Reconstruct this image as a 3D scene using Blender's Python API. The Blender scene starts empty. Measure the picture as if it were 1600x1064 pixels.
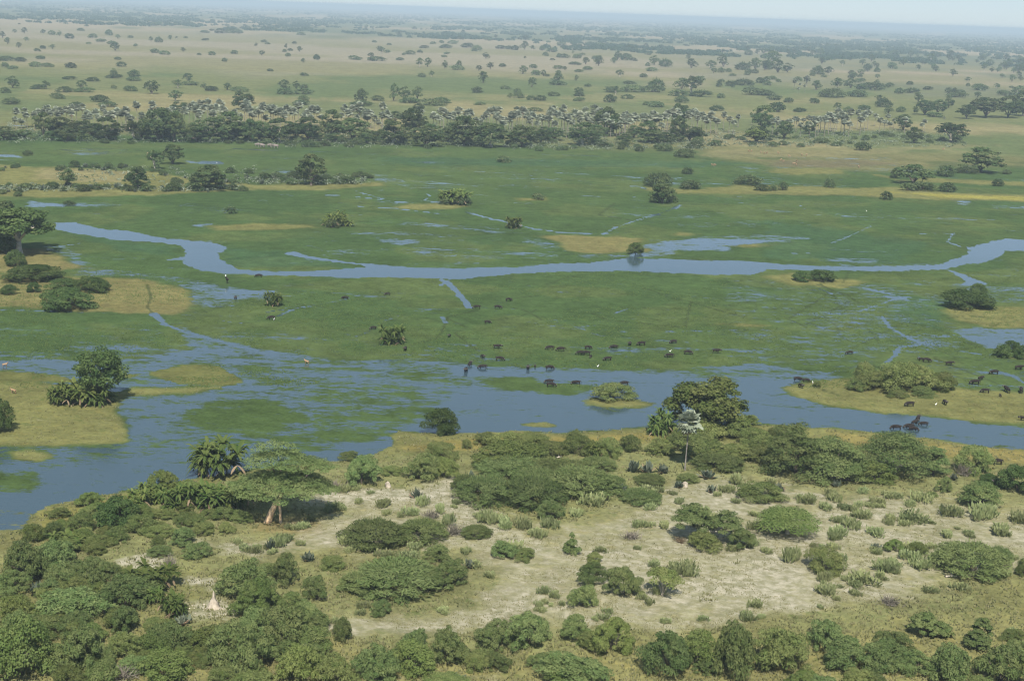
import bpy, math, random
import numpy as np

# ------------------------------------------------------------------ camera, light, exposure
scene = bpy.context.scene
CAM_H = 105.0            # the aircraft's height over the flood plain, metres
FOC = 2200.0             # focal length in photo pixels (photo 1600 x 1064)
ROLL = math.radians(2.06)
PITCH = math.atan(515.0 / FOC)
FWD = np.array([0, math.cos(PITCH), -math.sin(PITCH)])
R0 = np.array([1.0, 0, 0]); U0 = np.array([0, math.sin(PITCH), math.cos(PITCH)])
RT = R0 * math.cos(ROLL) + U0 * math.sin(ROLL)
UP = -R0 * math.sin(ROLL) + U0 * math.cos(ROLL)
from mathutils import Matrix
cam_data = bpy.data.cameras.new('camera')
cam = bpy.data.objects.new('camera', cam_data)
scene.collection.objects.link(cam)
m = Matrix(((RT[0], UP[0], -FWD[0], 0), (RT[1], UP[1], -FWD[1], 0), (RT[2], UP[2], -FWD[2], CAM_H), (0, 0, 0, 1)))
cam.matrix_world = m
cam_data.sensor_width = 36.0
cam_data.lens = FOC / 1600.0 * 36.0
cam_data.clip_start = 1.0
cam_data.clip_end = 300000.0
scene.camera = cam

SUN_EL = math.radians(50.0)
world = bpy.data.worlds.new('World'); scene.world = world; world.use_nodes = True
wn = world.node_tree.nodes; wl = world.node_tree.links
sky = wn.new('ShaderNodeTexSky'); sky.sky_type = 'NISHITA'; sky.sun_disc = False
sky.sun_elevation = SUN_EL; sky.sun_rotation = math.radians(180.0)
sky.altitude = 1000.0; sky.air_density = 1.0; sky.dust_density = 0.2; sky.ozone_density = 2.5
bg = wn['Background']; bg.inputs[1].default_value = 0.072
tint_n = wn.new('ShaderNodeMix'); tint_n.data_type = 'RGBA'; tint_n.blend_type = 'MULTIPLY'; tint_n.inputs[0].default_value = 1.0
tint_n.inputs[7].default_value = (0.86, 0.91, 1.02, 1)
wl.new(sky.outputs[0], tint_n.inputs[6]); 
veil = wn.new('ShaderNodeMix'); veil.data_type = 'RGBA'; veil.inputs[0].default_value = 0.62   # the pale dry-season haze over the whole sky
veil.inputs[7].default_value = (3.5, 4.7, 5.95, 1)
wl.new(tint_n.outputs[2], veil.inputs[6]); wl.new(veil.outputs[2], bg.inputs[0])
sun_d = bpy.data.lights.new('sun', 'SUN'); sun_d.energy = 5.0; sun_d.angle = math.radians(0.5)
sun_d.color = (1.0, 0.94, 0.84)
sun = bpy.data.objects.new('sun', sun_d); scene.collection.objects.link(sun)
sun.rotation_euler = (math.radians(90) - SUN_EL, 0, math.radians(2.0))
sun.location = (0, -200, 300)
scene.view_settings.view_transform = 'Standard'
scene.view_settings.look = 'None'
scene.view_settings.exposure = 0.80
scene.view_settings.gamma = 1.0
scene.cycles.max_bounces = 6
scene.cycles.diffuse_bounces = 4
scene.cycles.glossy_bounces = 2
scene.cycles.use_denoising = True
scene.cycles.filter_width = 1.15

C = scene.collection
rng = np.random.default_rng(7)
random.seed(7)

# ------------------------------------------------------------------ photo pixel <-> ground
def ground_pt(px, py, z=0.0):
    d = FWD * FOC + RT * (px - 800.0) - UP * (py - 532.0)
    if d[2] > -1e-3: d[2] = -1e-3
    t = (z - CAM_H) / d[2]
    p = d * t
    return np.array([p[0], p[1], z])
def depth_of(p):
    return float(np.dot(p - np.array([0, 0, CAM_H]), FWD))
def project(P):
    Q = P - np.array([0, 0, CAM_H])
    dz = Q @ FWD
    return 800.0 + FOC * (Q @ RT) / dz, 532.0 - FOC * (Q @ UP) / dz
def dep_angle(p):
    return math.atan2(CAM_H, math.hypot(p[0], p[1]))

# ------------------------------------------------------------------ numpy value noise
def vnoise(x, y, seed=0):
    xi = np.floor(x).astype(np.int64); yi = np.floor(y).astype(np.int64)
    xf = x - xi; yf = y - yi
    u = xf * xf * (3 - 2 * xf); v = yf * yf * (3 - 2 * yf)
    def h(a, b):
        n = (a * 374761393 + b * 668265263 + seed * 974634777) & 0x7fffffff
        n = ((n ^ (n >> 13)) * 1274126177) & 0x7fffffff
        n = n ^ (n >> 16)
        return (n & 0xffff) / 65535.0
    return (h(xi, yi) * (1 - u) + h(xi + 1, yi) * u) * (1 - v) + (h(xi, yi + 1) * (1 - u) + h(xi + 1, yi + 1) * u) * v
def fbm(x, y, octv=4, seed=0):
    s = 0; a = 0.5; t = 0
    for k in range(octv):
        s = s + a * vnoise(x * 2 ** k, y * 2 ** k, seed + k); t += a; a *= 0.55
    return s / t
def sstep(a, b, x):
    t = np.clip((x - a) / (b - a), 0, 1); return t * t * (3 - 2 * t)

# ------------------------------------------------------------------ tags and small helpers
def tag(o, label=None, cat=None, group=None, kind=None):
    if label: o['label'] = label
    if cat: o['category'] = cat
    if group: o['group'] = group
    if kind: o['kind'] = kind
    return o
def new_obj(name, data, parent=None, loc=None, rz=0.0, sc=None):
    o = bpy.data.objects.new(name, data); C.objects.link(o)
    if loc is not None: o.location = tuple(float(v) for v in loc)
    if rz: o.rotation_euler = (0, 0, rz)
    if sc is not None: o.scale = sc
    if parent is not None: o.parent = parent
    return o
def np_mesh(name, V, F, mats, mi=None, tint=None, smooth=False):
    V = np.asarray(V, np.float32); F = np.asarray(F, np.int32)
    me = bpy.data.meshes.new(name)
    n = len(F); k = F.shape[1]
    me.vertices.add(len(V)); me.vertices.foreach_set('co', V.ravel())
    me.loops.add(n * k); me.loops.foreach_set('vertex_index', F.ravel())
    me.polygons.add(n); me.polygons.foreach_set('loop_start', np.arange(0, n * k, k, dtype=np.int32))
    me.polygons.foreach_set('loop_total', np.full(n, k, np.int32))
    for mm in mats: me.materials.append(mm)
    if mi is not None: me.polygons.foreach_set('material_index', np.asarray(mi, np.int32))
    if smooth: me.polygons.foreach_set('use_smooth', np.ones(n, bool))
    me.update(calc_edges=True)
    if tint is not None:
        at = me.attributes.new('tint', 'FLOAT', 'FACE'); at.data.foreach_set('value', np.asarray(tint, np.float32))
    return me
def fit(buf, W, H, part=None):
    """scale a plant's points so that it really is W wide and H high"""
    V = np.vstack(buf.V); R = max(np.percentile(np.abs(V[:, 0]), 98.5), np.percentile(np.abs(V[:, 1]), 98.5)); k = np.array([W / 2 / R, W / 2 / R, H / np.percentile(V[:, 2], 99.6)])
    for q in [buf] + (part or []): q.V = [v * k for v in q.V]
class Buf:
    """collects quads with a material index and a tint for ONE mesh"""
    def __init__(s): s.V = []; s.F = []; s.M = []; s.T = []; s.n = 0
    def add(s, V, F, mat=0, tint=0.5):
        V = np.asarray(V, float); F = np.asarray(F, int)
        s.V.append(V); s.F.append(F + s.n); s.n += len(V)
        s.M.append(np.full(len(F), mat)); s.T.append(np.broadcast_to(np.asarray(tint, float), (len(F),)))
    def mesh(s, name, mats, smooth=False):
        return np_mesh(name, np.vstack(s.V), np.vstack(s.F), mats, np.concatenate(s.M), np.concatenate(s.T), smooth)
def nrm(a): return a / np.maximum(np.linalg.norm(a, axis=-1, keepdims=True), 1e-9)
def tube(buf, pts, rad, mat=0, tint=0.5, seg=6):
    pts = np.asarray(pts, float); n = len(pts)
    V = []
    for i in range(n):
        d = pts[min(i + 1, n - 1)] - pts[max(i - 1, 0)]; d = d / (np.linalg.norm(d) + 1e-9)
        a = np.cross(d, [0.3, 1, 0.1]); a /= np.linalg.norm(a) + 1e-9; b = np.cross(d, a)
        for k in range(seg):
            t = 2 * math.pi * k / seg
            V.append(pts[i] + rad[i] * (math.cos(t) * a + math.sin(t) * b))
    F = [[i * seg + k, i * seg + (k + 1) % seg, (i + 1) * seg + (k + 1) % seg, (i + 1) * seg + k] for i in range(n - 1) for k in range(seg)]
    V.append(pts[-1]); c = len(V) - 1
    for k in range(0, seg, 2):
        F.append([(n - 1) * seg + k, (n - 1) * seg + (k + 1) % seg, (n - 1) * seg + (k + 2) % seg, c])
    buf.add(V, F, mat, tint)
def diamonds(buf, P, N, L, W, mat=0, tint=0.5, axis=None, r=rng):
    """small pointed leaves: centre P, normal N, length L, width W"""
    n = len(P); N = nrm(N)
    t = nrm(np.cross(N, r.normal(size=(n, 3)))) if axis is None else nrm(axis)
    b = nrm(np.cross(N, t))
    L = np.broadcast_to(L, (n,))[:, None]; W = np.broadcast_to(W, (n,))[:, None]
    V = np.stack([P - t * L * .5, P + b * W * .5, P + t * L * .5, P - b * W * .5], 1).reshape(-1, 3)
    F = np.arange(4 * n).reshape(n, 4)
    buf.add(V, F, mat, tint)
def shell_leaves(buf, clumps, n, L, W, r, up=0.25, rnd=0.8, zmin=-0.35, mat=0, inner=0.35):
    """leaves through the outer part of a set of ellipsoid clumps (cx,cy,cz,rx,ry,rz,tint)"""
    cl = np.array(clumps, float)
    w = (cl[:, 3] * cl[:, 4] + cl[:, 3] * cl[:, 5] + cl[:, 4] * cl[:, 5]); w /= w.sum()
    idx = r.choice(len(cl), n, p=w)
    d = nrm(r.normal(size=(n, 3)))
    low = d[:, 2] < zmin
    d[low, 2] *= -1
    rad = 1.0 - inner * r.random(n) ** 1.8 + r.normal(size=n) * 0.05
    c = cl[idx]
    P = c[:, :3] + d * c[:, 3:6] * rad[:, None]
    P[:, 2] = np.maximum(P[:, 2], 0.03)
    N = d * 0.85 + np.array([0, 0, up]) + r.normal(size=(n, 3)) * rnd * 0.5
    s = r.uniform(0.65, 1.35, n)
    tint = np.clip(c[:, 6] + r.normal(size=n) * 0.16, 0, 1)
    diamonds(buf, P, N, L * s, W * s, mat, tint, r=r)

# ------------------------------------------------------------------ materials
def mat_new(name):
    mm = bpy.data.materials.new(name); mm.use_nodes = True
    nt = mm.node_tree; nt.nodes.clear()
    out = nt.nodes.new('ShaderNodeOutputMaterial')
    return mm, nt, out
def foliage(name, a, b, var=0.25, trans=0.40, hue=0.02):
    mm, nt, out = mat_new(name); N = nt.nodes; Lk = nt.links
    at = N.new('ShaderNodeAttribute'); at.attribute_name = 'tint'
    mix = N.new('ShaderNodeMix'); mix.data_type = 'RGBA'
    mix.inputs[6].default_value = (*a, 1); mix.inputs[7].default_value = (*b, 1)
    Lk.new(at.outputs['Fac'], mix.inputs[0])
    oi = N.new('ShaderNodeObjectInfo')
    hs = N.new('ShaderNodeHueSaturation')
    mr = N.new('ShaderNodeMapRange'); mr.inputs[3].default_value = 1 - var; mr.inputs[4].default_value = 1 + var
    mh = N.new('ShaderNodeMapRange'); mh.inputs[3].default_value = 0.5 - 1.0 * hue; mh.inputs[4].default_value = 0.5 + 0.35 * hue
    fr = N.new('ShaderNodeMath'); fr.operation = 'FRACT'
    mu = N.new('ShaderNodeMath'); mu.operation = 'MULTIPLY'; mu.inputs[1].default_value = 7.31
    Lk.new(oi.outputs['Random'], mr.inputs[0]); Lk.new(oi.outputs['Random'], mu.inputs[0]); Lk.new(mu.outputs[0], fr.inputs[0]); Lk.new(fr.outputs[0], mh.inputs[0])
    Lk.new(mr.outputs[0], hs.inputs['Value']); Lk.new(mh.outputs[0], hs.inputs['Hue']); Lk.new(mix.outputs[2], hs.inputs['Color'])
    df = N.new('ShaderNodeBsdfDiffuse'); tr = N.new('ShaderNodeBsdfTranslucent'); ms = N.new('ShaderNodeMixShader')
    ms.inputs[0].default_value = trans
    Lk.new(hs.outputs[0], df.inputs[0]); Lk.new(hs.outputs[0], tr.inputs[0])
    Lk.new(df.outputs[0], ms.inputs[1]); Lk.new(tr.outputs[0], ms.inputs[2]); Lk.new(ms.outputs[0], out.inputs[0])
    return mm
def solid(name, a, b, scale=3.0, rough=0.85, bump=0.0):
    mm, nt, out = mat_new(name); N = nt.nodes; Lk = nt.links
    tc = N.new('ShaderNodeTexCoord')
    no = N.new('ShaderNodeTexNoise'); no.inputs['Scale'].default_value = scale; no.inputs['Detail'].default_value = 4
    Lk.new(tc.outputs['Object'], no.inputs['Vector'])
    mix = N.new('ShaderNodeMix'); mix.data_type = 'RGBA'
    mr = N.new('ShaderNodeMapRange'); mr.inputs[1].default_value = 0.35; mr.inputs[2].default_value = 0.65
    Lk.new(no.outputs[0], mr.inputs[0]); Lk.new(mr.outputs[0], mix.inputs[0])
    mix.inputs[6].default_value = (*a, 1); mix.inputs[7].default_value = (*b, 1)
    p = N.new('ShaderNodeBsdfPrincipled'); p.inputs['Roughness'].default_value = rough
    p.inputs['Specular IOR Level'].default_value = 0.2
    Lk.new(mix.outputs[2], p.inputs['Base Color']); Lk.new(p.outputs[0], out.inputs[0])
    return mm
M = {}
M['acacia'] = foliage('acacia_leaf', (0.086, 0.14, 0.046), (0.18, 0.22, 0.086))
M['bright'] = foliage('bright_leaf', (0.098, 0.148, 0.04), (0.165, 0.2, 0.07))
M['bush'] = foliage('bush_leaf', (0.094, 0.142, 0.042), (0.184, 0.212, 0.08))
M['olive'] = foliage('olive_leaf', (0.084, 0.126, 0.04), (0.16, 0.192, 0.076))
M['dark'] = foliage('dark_leaf', (0.038, 0.076, 0.024), (0.096, 0.14, 0.048))
M['fig'] = foliage('fig_leaf', (0.084, 0.13, 0.034), (0.182, 0.21, 0.074))
M['belt'] = foliage('belt_leaf', (0.04, 0.08, 0.03), (0.112, 0.142, 0.06), var=0.4, hue=0.025)
M['plain'] = foliage('plain_leaf', (0.05, 0.09, 0.036), (0.115, 0.148, 0.064), var=0.35, hue=0.02)
M['herb'] = foliage('herb_leaf', (0.17, 0.215, 0.085), (0.285, 0.31, 0.155))
M['aloe'] = foliage('grey_leaf', (0.08, 0.106, 0.07), (0.155, 0.175, 0.128))
M['palm'] = foliage('date_palm_leaf', (0.052, 0.096, 0.024), (0.14, 0.172, 0.054))
M['fan'] = foliage('fan_palm_leaf', (0.185, 0.215, 0.15), (0.365, 0.395, 0.3), var=0.15)
M['dead'] = foliage('dead_frond', (0.095, 0.072, 0.044), (0.225, 0.172, 0.108), trans=0.1)
M['twig'] = foliage('grey_twig', (0.1, 0.09, 0.072), (0.18, 0.162, 0.13), trans=0.0)
M['grass'] = foliage('grass_blade', (0.12, 0.128, 0.052), (0.215, 0.2, 0.105))
M['sedge'] = foliage('sedge_blade', (0.044, 0.08, 0.022), (0.092, 0.118, 0.036))
M['bark'] = solid('dark_bark', (0.055, 0.045, 0.035), (0.14, 0.115, 0.09), 1.5)
M['palebark'] = solid('pale_bark', (0.34, 0.30, 0.24), (0.52, 0.46, 0.38), 1.2)
M['stripped'] = solid('stripped_bark', (0.42, 0.28, 0.16), (0.62, 0.47, 0.31), 1.0)
M['palmtrunk'] = solid('palm_trunk', (0.13, 0.115, 0.10), (0.22, 0.20, 0.17), 2.0)
M['termite'] = solid('termite_clay', (0.22, 0.19, 0.15), (0.40, 0.35, 0.28), 1.4)
M['hide'] = solid('buffalo_hide', (0.009, 0.0075, 0.007), (0.025, 0.019, 0.016), 2.0, 0.95)
M['horn'] = solid('horn', (0.05, 0.045, 0.04), (0.11, 0.10, 0.085), 5.0, 0.5)
M['elephant'] = solid('elephant_hide', (0.13, 0.11, 0.10), (0.24, 0.20, 0.18), 0.8)
M['antelope'] = solid('antelope_coat', (0.20, 0.125, 0.07), (0.30, 0.20, 0.12), 2.0)
M['white'] = solid('white_feather', (0.72, 0.72, 0.70), (0.82, 0.82, 0.80), 6.0)

# ------------------------------------------------------------------ the ground: one sheet to the horizon, zones given as vertex attributes
az_f = np.radians(np.arange(-27, 27.01, 0.065)); az_c = np.radians(np.arange(32, 329, 8.0))
AZ = np.concatenate([az_f, az_c]); nA = len(AZ)
a_list = [0.1, 0.115, 0.135, 0.16, 0.19, 0.23, 0.28, 0.33] + list(np.arange(0.39, 4.6, 0.078)) + list(np.arange(4.6, 14.0, 0.042)) + list(np.arange(14.0, 29.0, 0.075)) + [31, 35, 42, 55, 75, 89.0]
AN = np.radians(np.array(a_list)); nR = len(AN)
dist = CAM_H / np.tan(AN)
GX = (dist[:, None] * np.sin(AZ)[None, :]).ravel(); GY = (dist[:, None] * np.cos(AZ)[None, :]).ravel()
GP = np.stack([GX, GY, np.zeros_like(GX)], 1)
front = GY > 60
PX = np.full(len(GX), -9999.0); PY = np.full(len(GX), 3000.0)
PX[front], PY[front] = project(GP[front])
HZ = 17.0 + 0.036 * (PX - 800)         # the horizon's row at that column
DEP = PY - HZ                           # pixels below the horizon

def dist_seg(x, y, ax, ay, bx, by):
    dx, dy = bx - ax, by - ay
    t = np.clip(((x - ax) * dx + (y - ay) * dy) / (dx * dx + dy * dy + 1e-9), 0, 1)
    return np.hypot(x - ax - t * dx, y - ay - t * dy)
def ky_at(y): return 1.0 / math.sin(max(0.03, PITCH + math.atan((y - 532) / FOC)))
def select(poly, mrg):
    q = np.asarray(poly, float); ky = ky_at(q[:, 1].mean())
    s = np.where((PX > q[:, 0].min() - mrg) & (PX < q[:, 0].max() + mrg) & (PY > q[:, 1].min() - mrg / ky * 1.5) & (PY < q[:, 1].max() + mrg / ky * 1.5))[0]
    return q, ky, s
def sdf_poly(poly, mrg=30):
    q, ky, s = select(poly, mrg)
    x = PX[s]; y = PY[s] * ky; qx = q[:, 0]; qy = q[:, 1] * ky
    d = np.full(len(s), 1e9); ins = np.zeros(len(s), bool)
    n = len(q)
    for i in range(n):
        j = (i + 1) % n
        d = np.minimum(d, dist_seg(x, y, qx[i], qy[i], qx[j], qy[j]))
        c = ((qy[i] > y) != (qy[j] > y))
        with np.errstate(divide='ignore', invalid='ignore'):
            xi = (qx[j] - qx[i]) * (y - qy[i]) / (qy[j] - qy[i]) + qx[i]
        ins ^= c & (x < xi)
    return s, np.where(ins, d, -d)
def sdf_line(line, mrg=30):
    q, ky, s = select(line, mrg)
    x = PX[s]; y = PY[s] * ky; d = np.full(len(s), 1e9)
    for i in range(len(q) - 1):
        d = np.minimum(d, dist_seg(x, y, q[i][0], q[i][1] * ky, q[i + 1][0], q[i + 1][1] * ky))
    return s, d
NB = fbm(GX * 0.06, GY * 0.06, 4, 11)     # edge jitter, ~16 m
NC = fbm(GX * 0.25, GY * 0.25, 3, 23)     # finer jitter, ~4 m
def weight(poly, soft=6.0, jit=14.0):
    poly = [(x + 320 if x >= 1600 else (x - 320 if x <= 0 else x), y + (11 if x >= 1600 else (-11 if x <= 0 else 0))) for x, y in poly]   # shapes cut by the frame run on beyond it
    s, d = sdf_poly(poly, 10 + soft + jit)
    e = d + jit * (NB[s] - 0.5) * 2.4 + jit * 1.0 * (NC[s] - 0.5)
    return s, sstep(-soft, soft, e)
COL = np.zeros((len(GX), 3)); WET = np.zeros(len(GX)); SAND = np.zeros(len(GX)); ROUGH = np.zeros(len(GX))
def paint(poly, col=None, wet=None, sand=None, rough=None, soft=6.0, jit=14.0, k=1.0):
    s, w = weight(poly, soft, jit); w = w * k
    if col is not None: COL[s] = COL[s] * (1 - w[:, None]) + np.array(col) * w[:, None]
    if wet is not None: WET[s] = WET[s] * (1 - w) + wet * w
    if sand is not None: SAND[s] = SAND[s] * (1 - w) + sand * w
    if rough is not None: ROUGH[s] = ROUGH[s] * (1 - w) + rough * w
def stroke(line, width, wet=None, col=None, k=1.0):
    s, d = sdf_line(line, width * 2 + 8)
    w = (1 - sstep(width * 0.45, width * 0.45 + 2.2, d + (NC[s] - 0.5) * width * 1.2)) * k
    if wet is not None: WET[s] = np.maximum(WET[s], 1.2 * wet * w)
    if col is not None: COL[s] = COL[s] * (1 - w[:, None]) + np.array(col) * w[:, None]
def blend(w, col): 
    global COL
    COL = COL * (1 - w[:, None]) + np.array(col) * w[:, None]

TAN = (0.305, 0.250, 0.160); PINK = (0.262, 0.234, 0.156); YEL = (0.168, 0.168, 0.062); STRAW = (0.240, 0.214, 0.105)
MARSH = (0.062, 0.103, 0.035); MARSH2 = (0.078, 0.115, 0.038); TEAL = (0.050, 0.100, 0.048)
MEADOW = (0.120, 0.155, 0.058); OLIVE = (0.192, 0.190, 0.076)
# far to near
n1 = fbm(GX * 0.0022, GY * 0.0010, 4, 1); n2 = fbm(GX * 0.008, GY * 0.0045, 4, 2); n3 = fbm(GX * 0.0012, GY * 0.004, 4, 3); n4 = fbm(GX * 0.03, GY * 0.03, 4, 4)
COL[:] = (0.135, 0.150, 0.080)
blend(sstep(0.50, 0.62, n1), (0.30, 0.25, 0.16))
w = sstep(44, 60, DEP + 26 * (n2 - 0.5)) * np.clip(1.05 - (PX - 800) / 650.0, 0.12, 1.0)
blend(np.clip(w, 0, 1), PINK)
blend(sstep(0.46, 0.56, n3) * sstep(46, 66, DEP) * 0.9, (0.200, 0.190, 0.095))
w = sstep(88, 118, DEP + 40 * (n2 - 0.5))
blend(w, (0.150, 0.165, 0.068))
blend(w * sstep(0.50, 0.60, n3) * 0.95, STRAW)
blend(w * sstep(0.50, 0.62, n2) * 0.7, (0.095, 0.135, 0.052))
w = sstep(196, 206, DEP + 10 * (n2 - 0.5))
blend(w, (0.165, 0.160, 0.070))
w = sstep(209, 219, DEP + 8 * (n2 - 0.5) - 16 * sstep(1000, 1300, PX) * (1 - sstep(1350, 1600, PX)))
blend(w, MARSH)
g = sstep(200, 212, DEP)
blend(g * sstep(0.46, 0.62, n2) * 0.7, MARSH2)
blend(g * sstep(0.56, 0.70, n3) * 0.55, TEAL)
blend(g * sstep(0.50, 0.64, n4) * 0.40, (0.118, 0.140, 0.048))
n5 = fbm(GX * 0.018, GY * 0.018, 5, 17)
blend(g * sstep(0.52, 0.66, n5) * 0.55, (0.050, 0.086, 0.030))
WET += g * 0.12 + g * 0.16 * sstep(0.52, 0.72, fbm(GX * 0.012, GY * 0.012, 4, 9))

# dry strips and bands
for p in ([(0, 100), (60, 97), (150, 99), (250, 104), (160, 108), (40, 106)], [(40, 141), (130, 140), (230, 146), (420, 150), (600, 158), (500, 152), (560, 162), (700, 166), (640, 158), (300, 158), (150, 152), (60, 147)],
          [(860, 152), (960, 145), (1080, 150), (1020, 158), (900, 160)], [(1070, 172), (1200, 170), (1330, 176), (1200, 178), (1090, 176)], [(1200, 155), (1350, 152), (1420, 156), (1330, 163), (1200, 162)],
          [(1100, 236), (1300, 233), (1500, 226), (1560, 229), (1400, 238), (1250, 247), (1100, 247)], [(1230, 62), (1330, 60), (1330, 64), (1240, 65)], [(780, 50), (920, 51), (900, 54), (780, 54)]):
    paint(p, col=STRAW, soft=10, jit=30, k=0.5)
paint([(1200, 250), (1330, 250), (1420, 256), (1300, 262), (1200, 262)], col=(0.15, 0.125, 0.075), soft=14, jit=20, k=0.6)
ISL = [
 [(0, 256), (90, 262), (110, 264), (240, 268), (300, 280), (400, 290), (480, 288), (590, 286), (600, 290), (500, 297), (400, 297), (250, 304), (100, 309), (0, 311)],
 [(1005, 292), (1090, 296), (1150, 289), (1210, 291), (1300, 293), (1400, 294), (1480, 301), (1600, 307), (1600, 313), (1400, 310), (1330, 305), (1200, 303), (1060, 303), (1005, 298)],
 [(1360, 271), (1410, 286), (1450, 277), (1500, 282), (1600, 284), (1600, 293), (1500, 286), (1440, 285), (1380, 277)],
 [(1200, 263), (1310, 264), (1320, 272), (1240, 273), (1200, 269)],
 [(862, 369), (900, 367), (985, 373), (1010, 376), (1000, 382), (1012, 390), (985, 395), (930, 395), (890, 393), (870, 380)],
 [(605, 325), (640, 319), (690, 318), (730, 322), (700, 328), (650, 328)],
 [(330, 354), (400, 350), (490, 351), (500, 356), (400, 359), (340, 359)],
 [(1200, 432), (1240, 428), (1310, 434), (1370, 441), (1310, 449), (1240, 446)],
 [(1468, 484), (1490, 481), (1550, 480), (1610, 478), (1610, 508), (1540, 509), (1500, 500)],
 [(-10, 391), (60, 392), (100, 400), (115, 418), (60, 428), (-10, 433)],
 [(-10, 434), (100, 432), (200, 434), (240, 440), (300, 455), (285, 480), (260, 490), (150, 487), (60, 482), (-10, 480)],
 [(-10, 597), (60, 598), (100, 602), (180, 612), (205, 607), (300, 605), (350, 601), (350, 608), (300, 615), (200, 620), (182, 640), (195, 675), (188, 690), (110, 693), (50, 697), (-10, 700)],
 [(1228, 606), (1270, 596), (1330, 592), (1480, 607), (1540, 611), (1610, 622), (1610, 669), (1530, 660), (1450, 649), (1370, 641), (1290, 631), (1245, 618)],
 [(914, 630), (930, 622), (990, 622), (1020, 632), (1000, 638), (940, 637)],
 [(828, 664), (850, 660), (872, 664), (855, 669)], [(20, 708), (50, 702), (80, 711), (60, 718), (25, 717)],
 [(1560, 558), (1610, 540), (1610, 577)], [(1090, 366), (1060, 364), (1060, 367)], [(1130, 384), (1180, 382), (1220, 383), (1170, 386)],
 [(810, 310), (845, 309), (850, 312), (820, 313)], [(1130, 506), (1160, 505), (1200, 509), (1160, 511)],
]
ISL_OLIVE = [[(230, 583), (290, 570), (340, 572), (385, 598), (350, 603), (280, 600)], [(-10, 583), (50, 582), (100, 588), (120, 598), (60, 597), (-10, 592)], [(170, 588), (205, 584), (222, 586), (190, 592)]]

# ---- water: the lagoon, the river, pools and trickles (value = share of open water)
LAGOON = [(-10, 567), (60, 562), (115, 565), (200, 563), (255, 556), (300, 546), (275, 516), (290, 514), (335, 528), (400, 545), (460, 552), (520, 560), (640, 562), (700, 566), (760, 572), (840, 573), (960, 577), (1060, 578), (1120, 572), (1200, 566), (1250, 569), (1340, 582), (1330, 590),
          (1250, 596), (1228, 606), (1245, 618), (1290, 632), (1370, 642), (1450, 650), (1530, 662), (1610, 671),
          (1610, 713), (1560, 703), (1500, 693), (1440, 683), (1380, 677), (1300, 670), (1200, 664), (1060, 668), (1020, 668), (950, 672), (880, 676), (800, 674), (740, 676), (670, 678), (625, 675), (615, 681), (622, 690), (600, 707), (545, 721), (500, 722), (400, 735), (310, 748), (225, 763), (130, 778), (72, 792), (45, 812), (38, 829), (-10, 836)]
paint([(-10, 530), (300, 505), (700, 540), (1100, 540), (1600, 560), (1600, 600), (900, 590), (300, 575), (-10, 575)], wet=0.30, soft=30, jit=40)
paint(LAGOON, wet=0.69, soft=7, jit=7)
paint(LAGOON, col=(0.062, 0.098, 0.032), soft=10, jit=6)
for p, v in (([(-10, 735), (120, 728), (300, 700), (440, 690), (470, 705), (440, 720), (300, 745), (225, 765), (130, 780), (60, 795), (40, 830), (-10, 838)], 0.90),
             ([(190, 640), (260, 640), (300, 662), (335, 692), (200, 702), (186, 670)], 0.70),
             ([(700, 604), (850, 612), (940, 602), (1050, 610), (1060, 665), (900, 674), (720, 668), (690, 632)], 0.92),
             ([(1150, 588), (1240, 600), (1300, 636), (1400, 650), (1610, 680), (1610, 710), (1500, 692), (1380, 674), (1200, 662), (1140, 640)], 0.93),
             ([(690, 577), (830, 581), (1050, 582), (1060, 600), (900, 597), (720, 597)], 0.86),
             ([(1060, 570), (1250, 575), (1310, 585), (1240, 598), (1160, 590), (1060, 592)], 0.68),
             ([(0, 566), (110, 567), (115, 582), (0, 582)], 0.72), ([(185, 566), (300, 560), (390, 556), (420, 575), (300, 570), (190, 584)], 0.74),
             ([(440, 700), (560, 690), (615, 680), (610, 700), (500, 722)], 0.80),
             ([(400, 560), (560, 570), (640, 566), (700, 575), (690, 600), (560, 600), (440, 590)], 0.66),
             ([(200, 622), (340, 612), (400, 600), (430, 615), (300, 628), (200, 640)], 0.72),
             ([(240, 690), (330, 680), (420, 660), (480, 665), (400, 690), (300, 705)], 0.62)):
    paint(p, wet=v, soft=14, jit=18)
for p, v in (([(285, 642), (340, 625), (430, 630), (485, 655), (420, 672), (330, 668)], 0.26), ([(400, 676), (480, 680), (530, 698), (460, 708)], 0.42),
             ([(480, 612), (600, 600), (690, 612), (680, 645), (600, 662), (500, 668)], 0.54), ([(480, 660), (560, 650), (640, 660), (560, 690), (500, 700)], 0.44),
             ([(750, 592), (830, 589), (870, 598), (930, 602), (920, 614), (860, 612), (780, 609), (740, 601)], 0.20),
             ([(800, 545), (960, 552), (1120, 558), (1130, 570), (1060, 577), (940, 573), (830, 566)], 0.16),
             ([(-10, 742), (60, 736), (90, 750), (40, 772), (-10, 774)], 0.40), ([(560, 575), (660, 570), (760, 600), (640, 600)], 0.52),
             ([(300, 560), (420, 575), (500, 600), (420, 612), (390, 590)], 0.48)):
    paint(p, wet=v, soft=16, jit=26)
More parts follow.
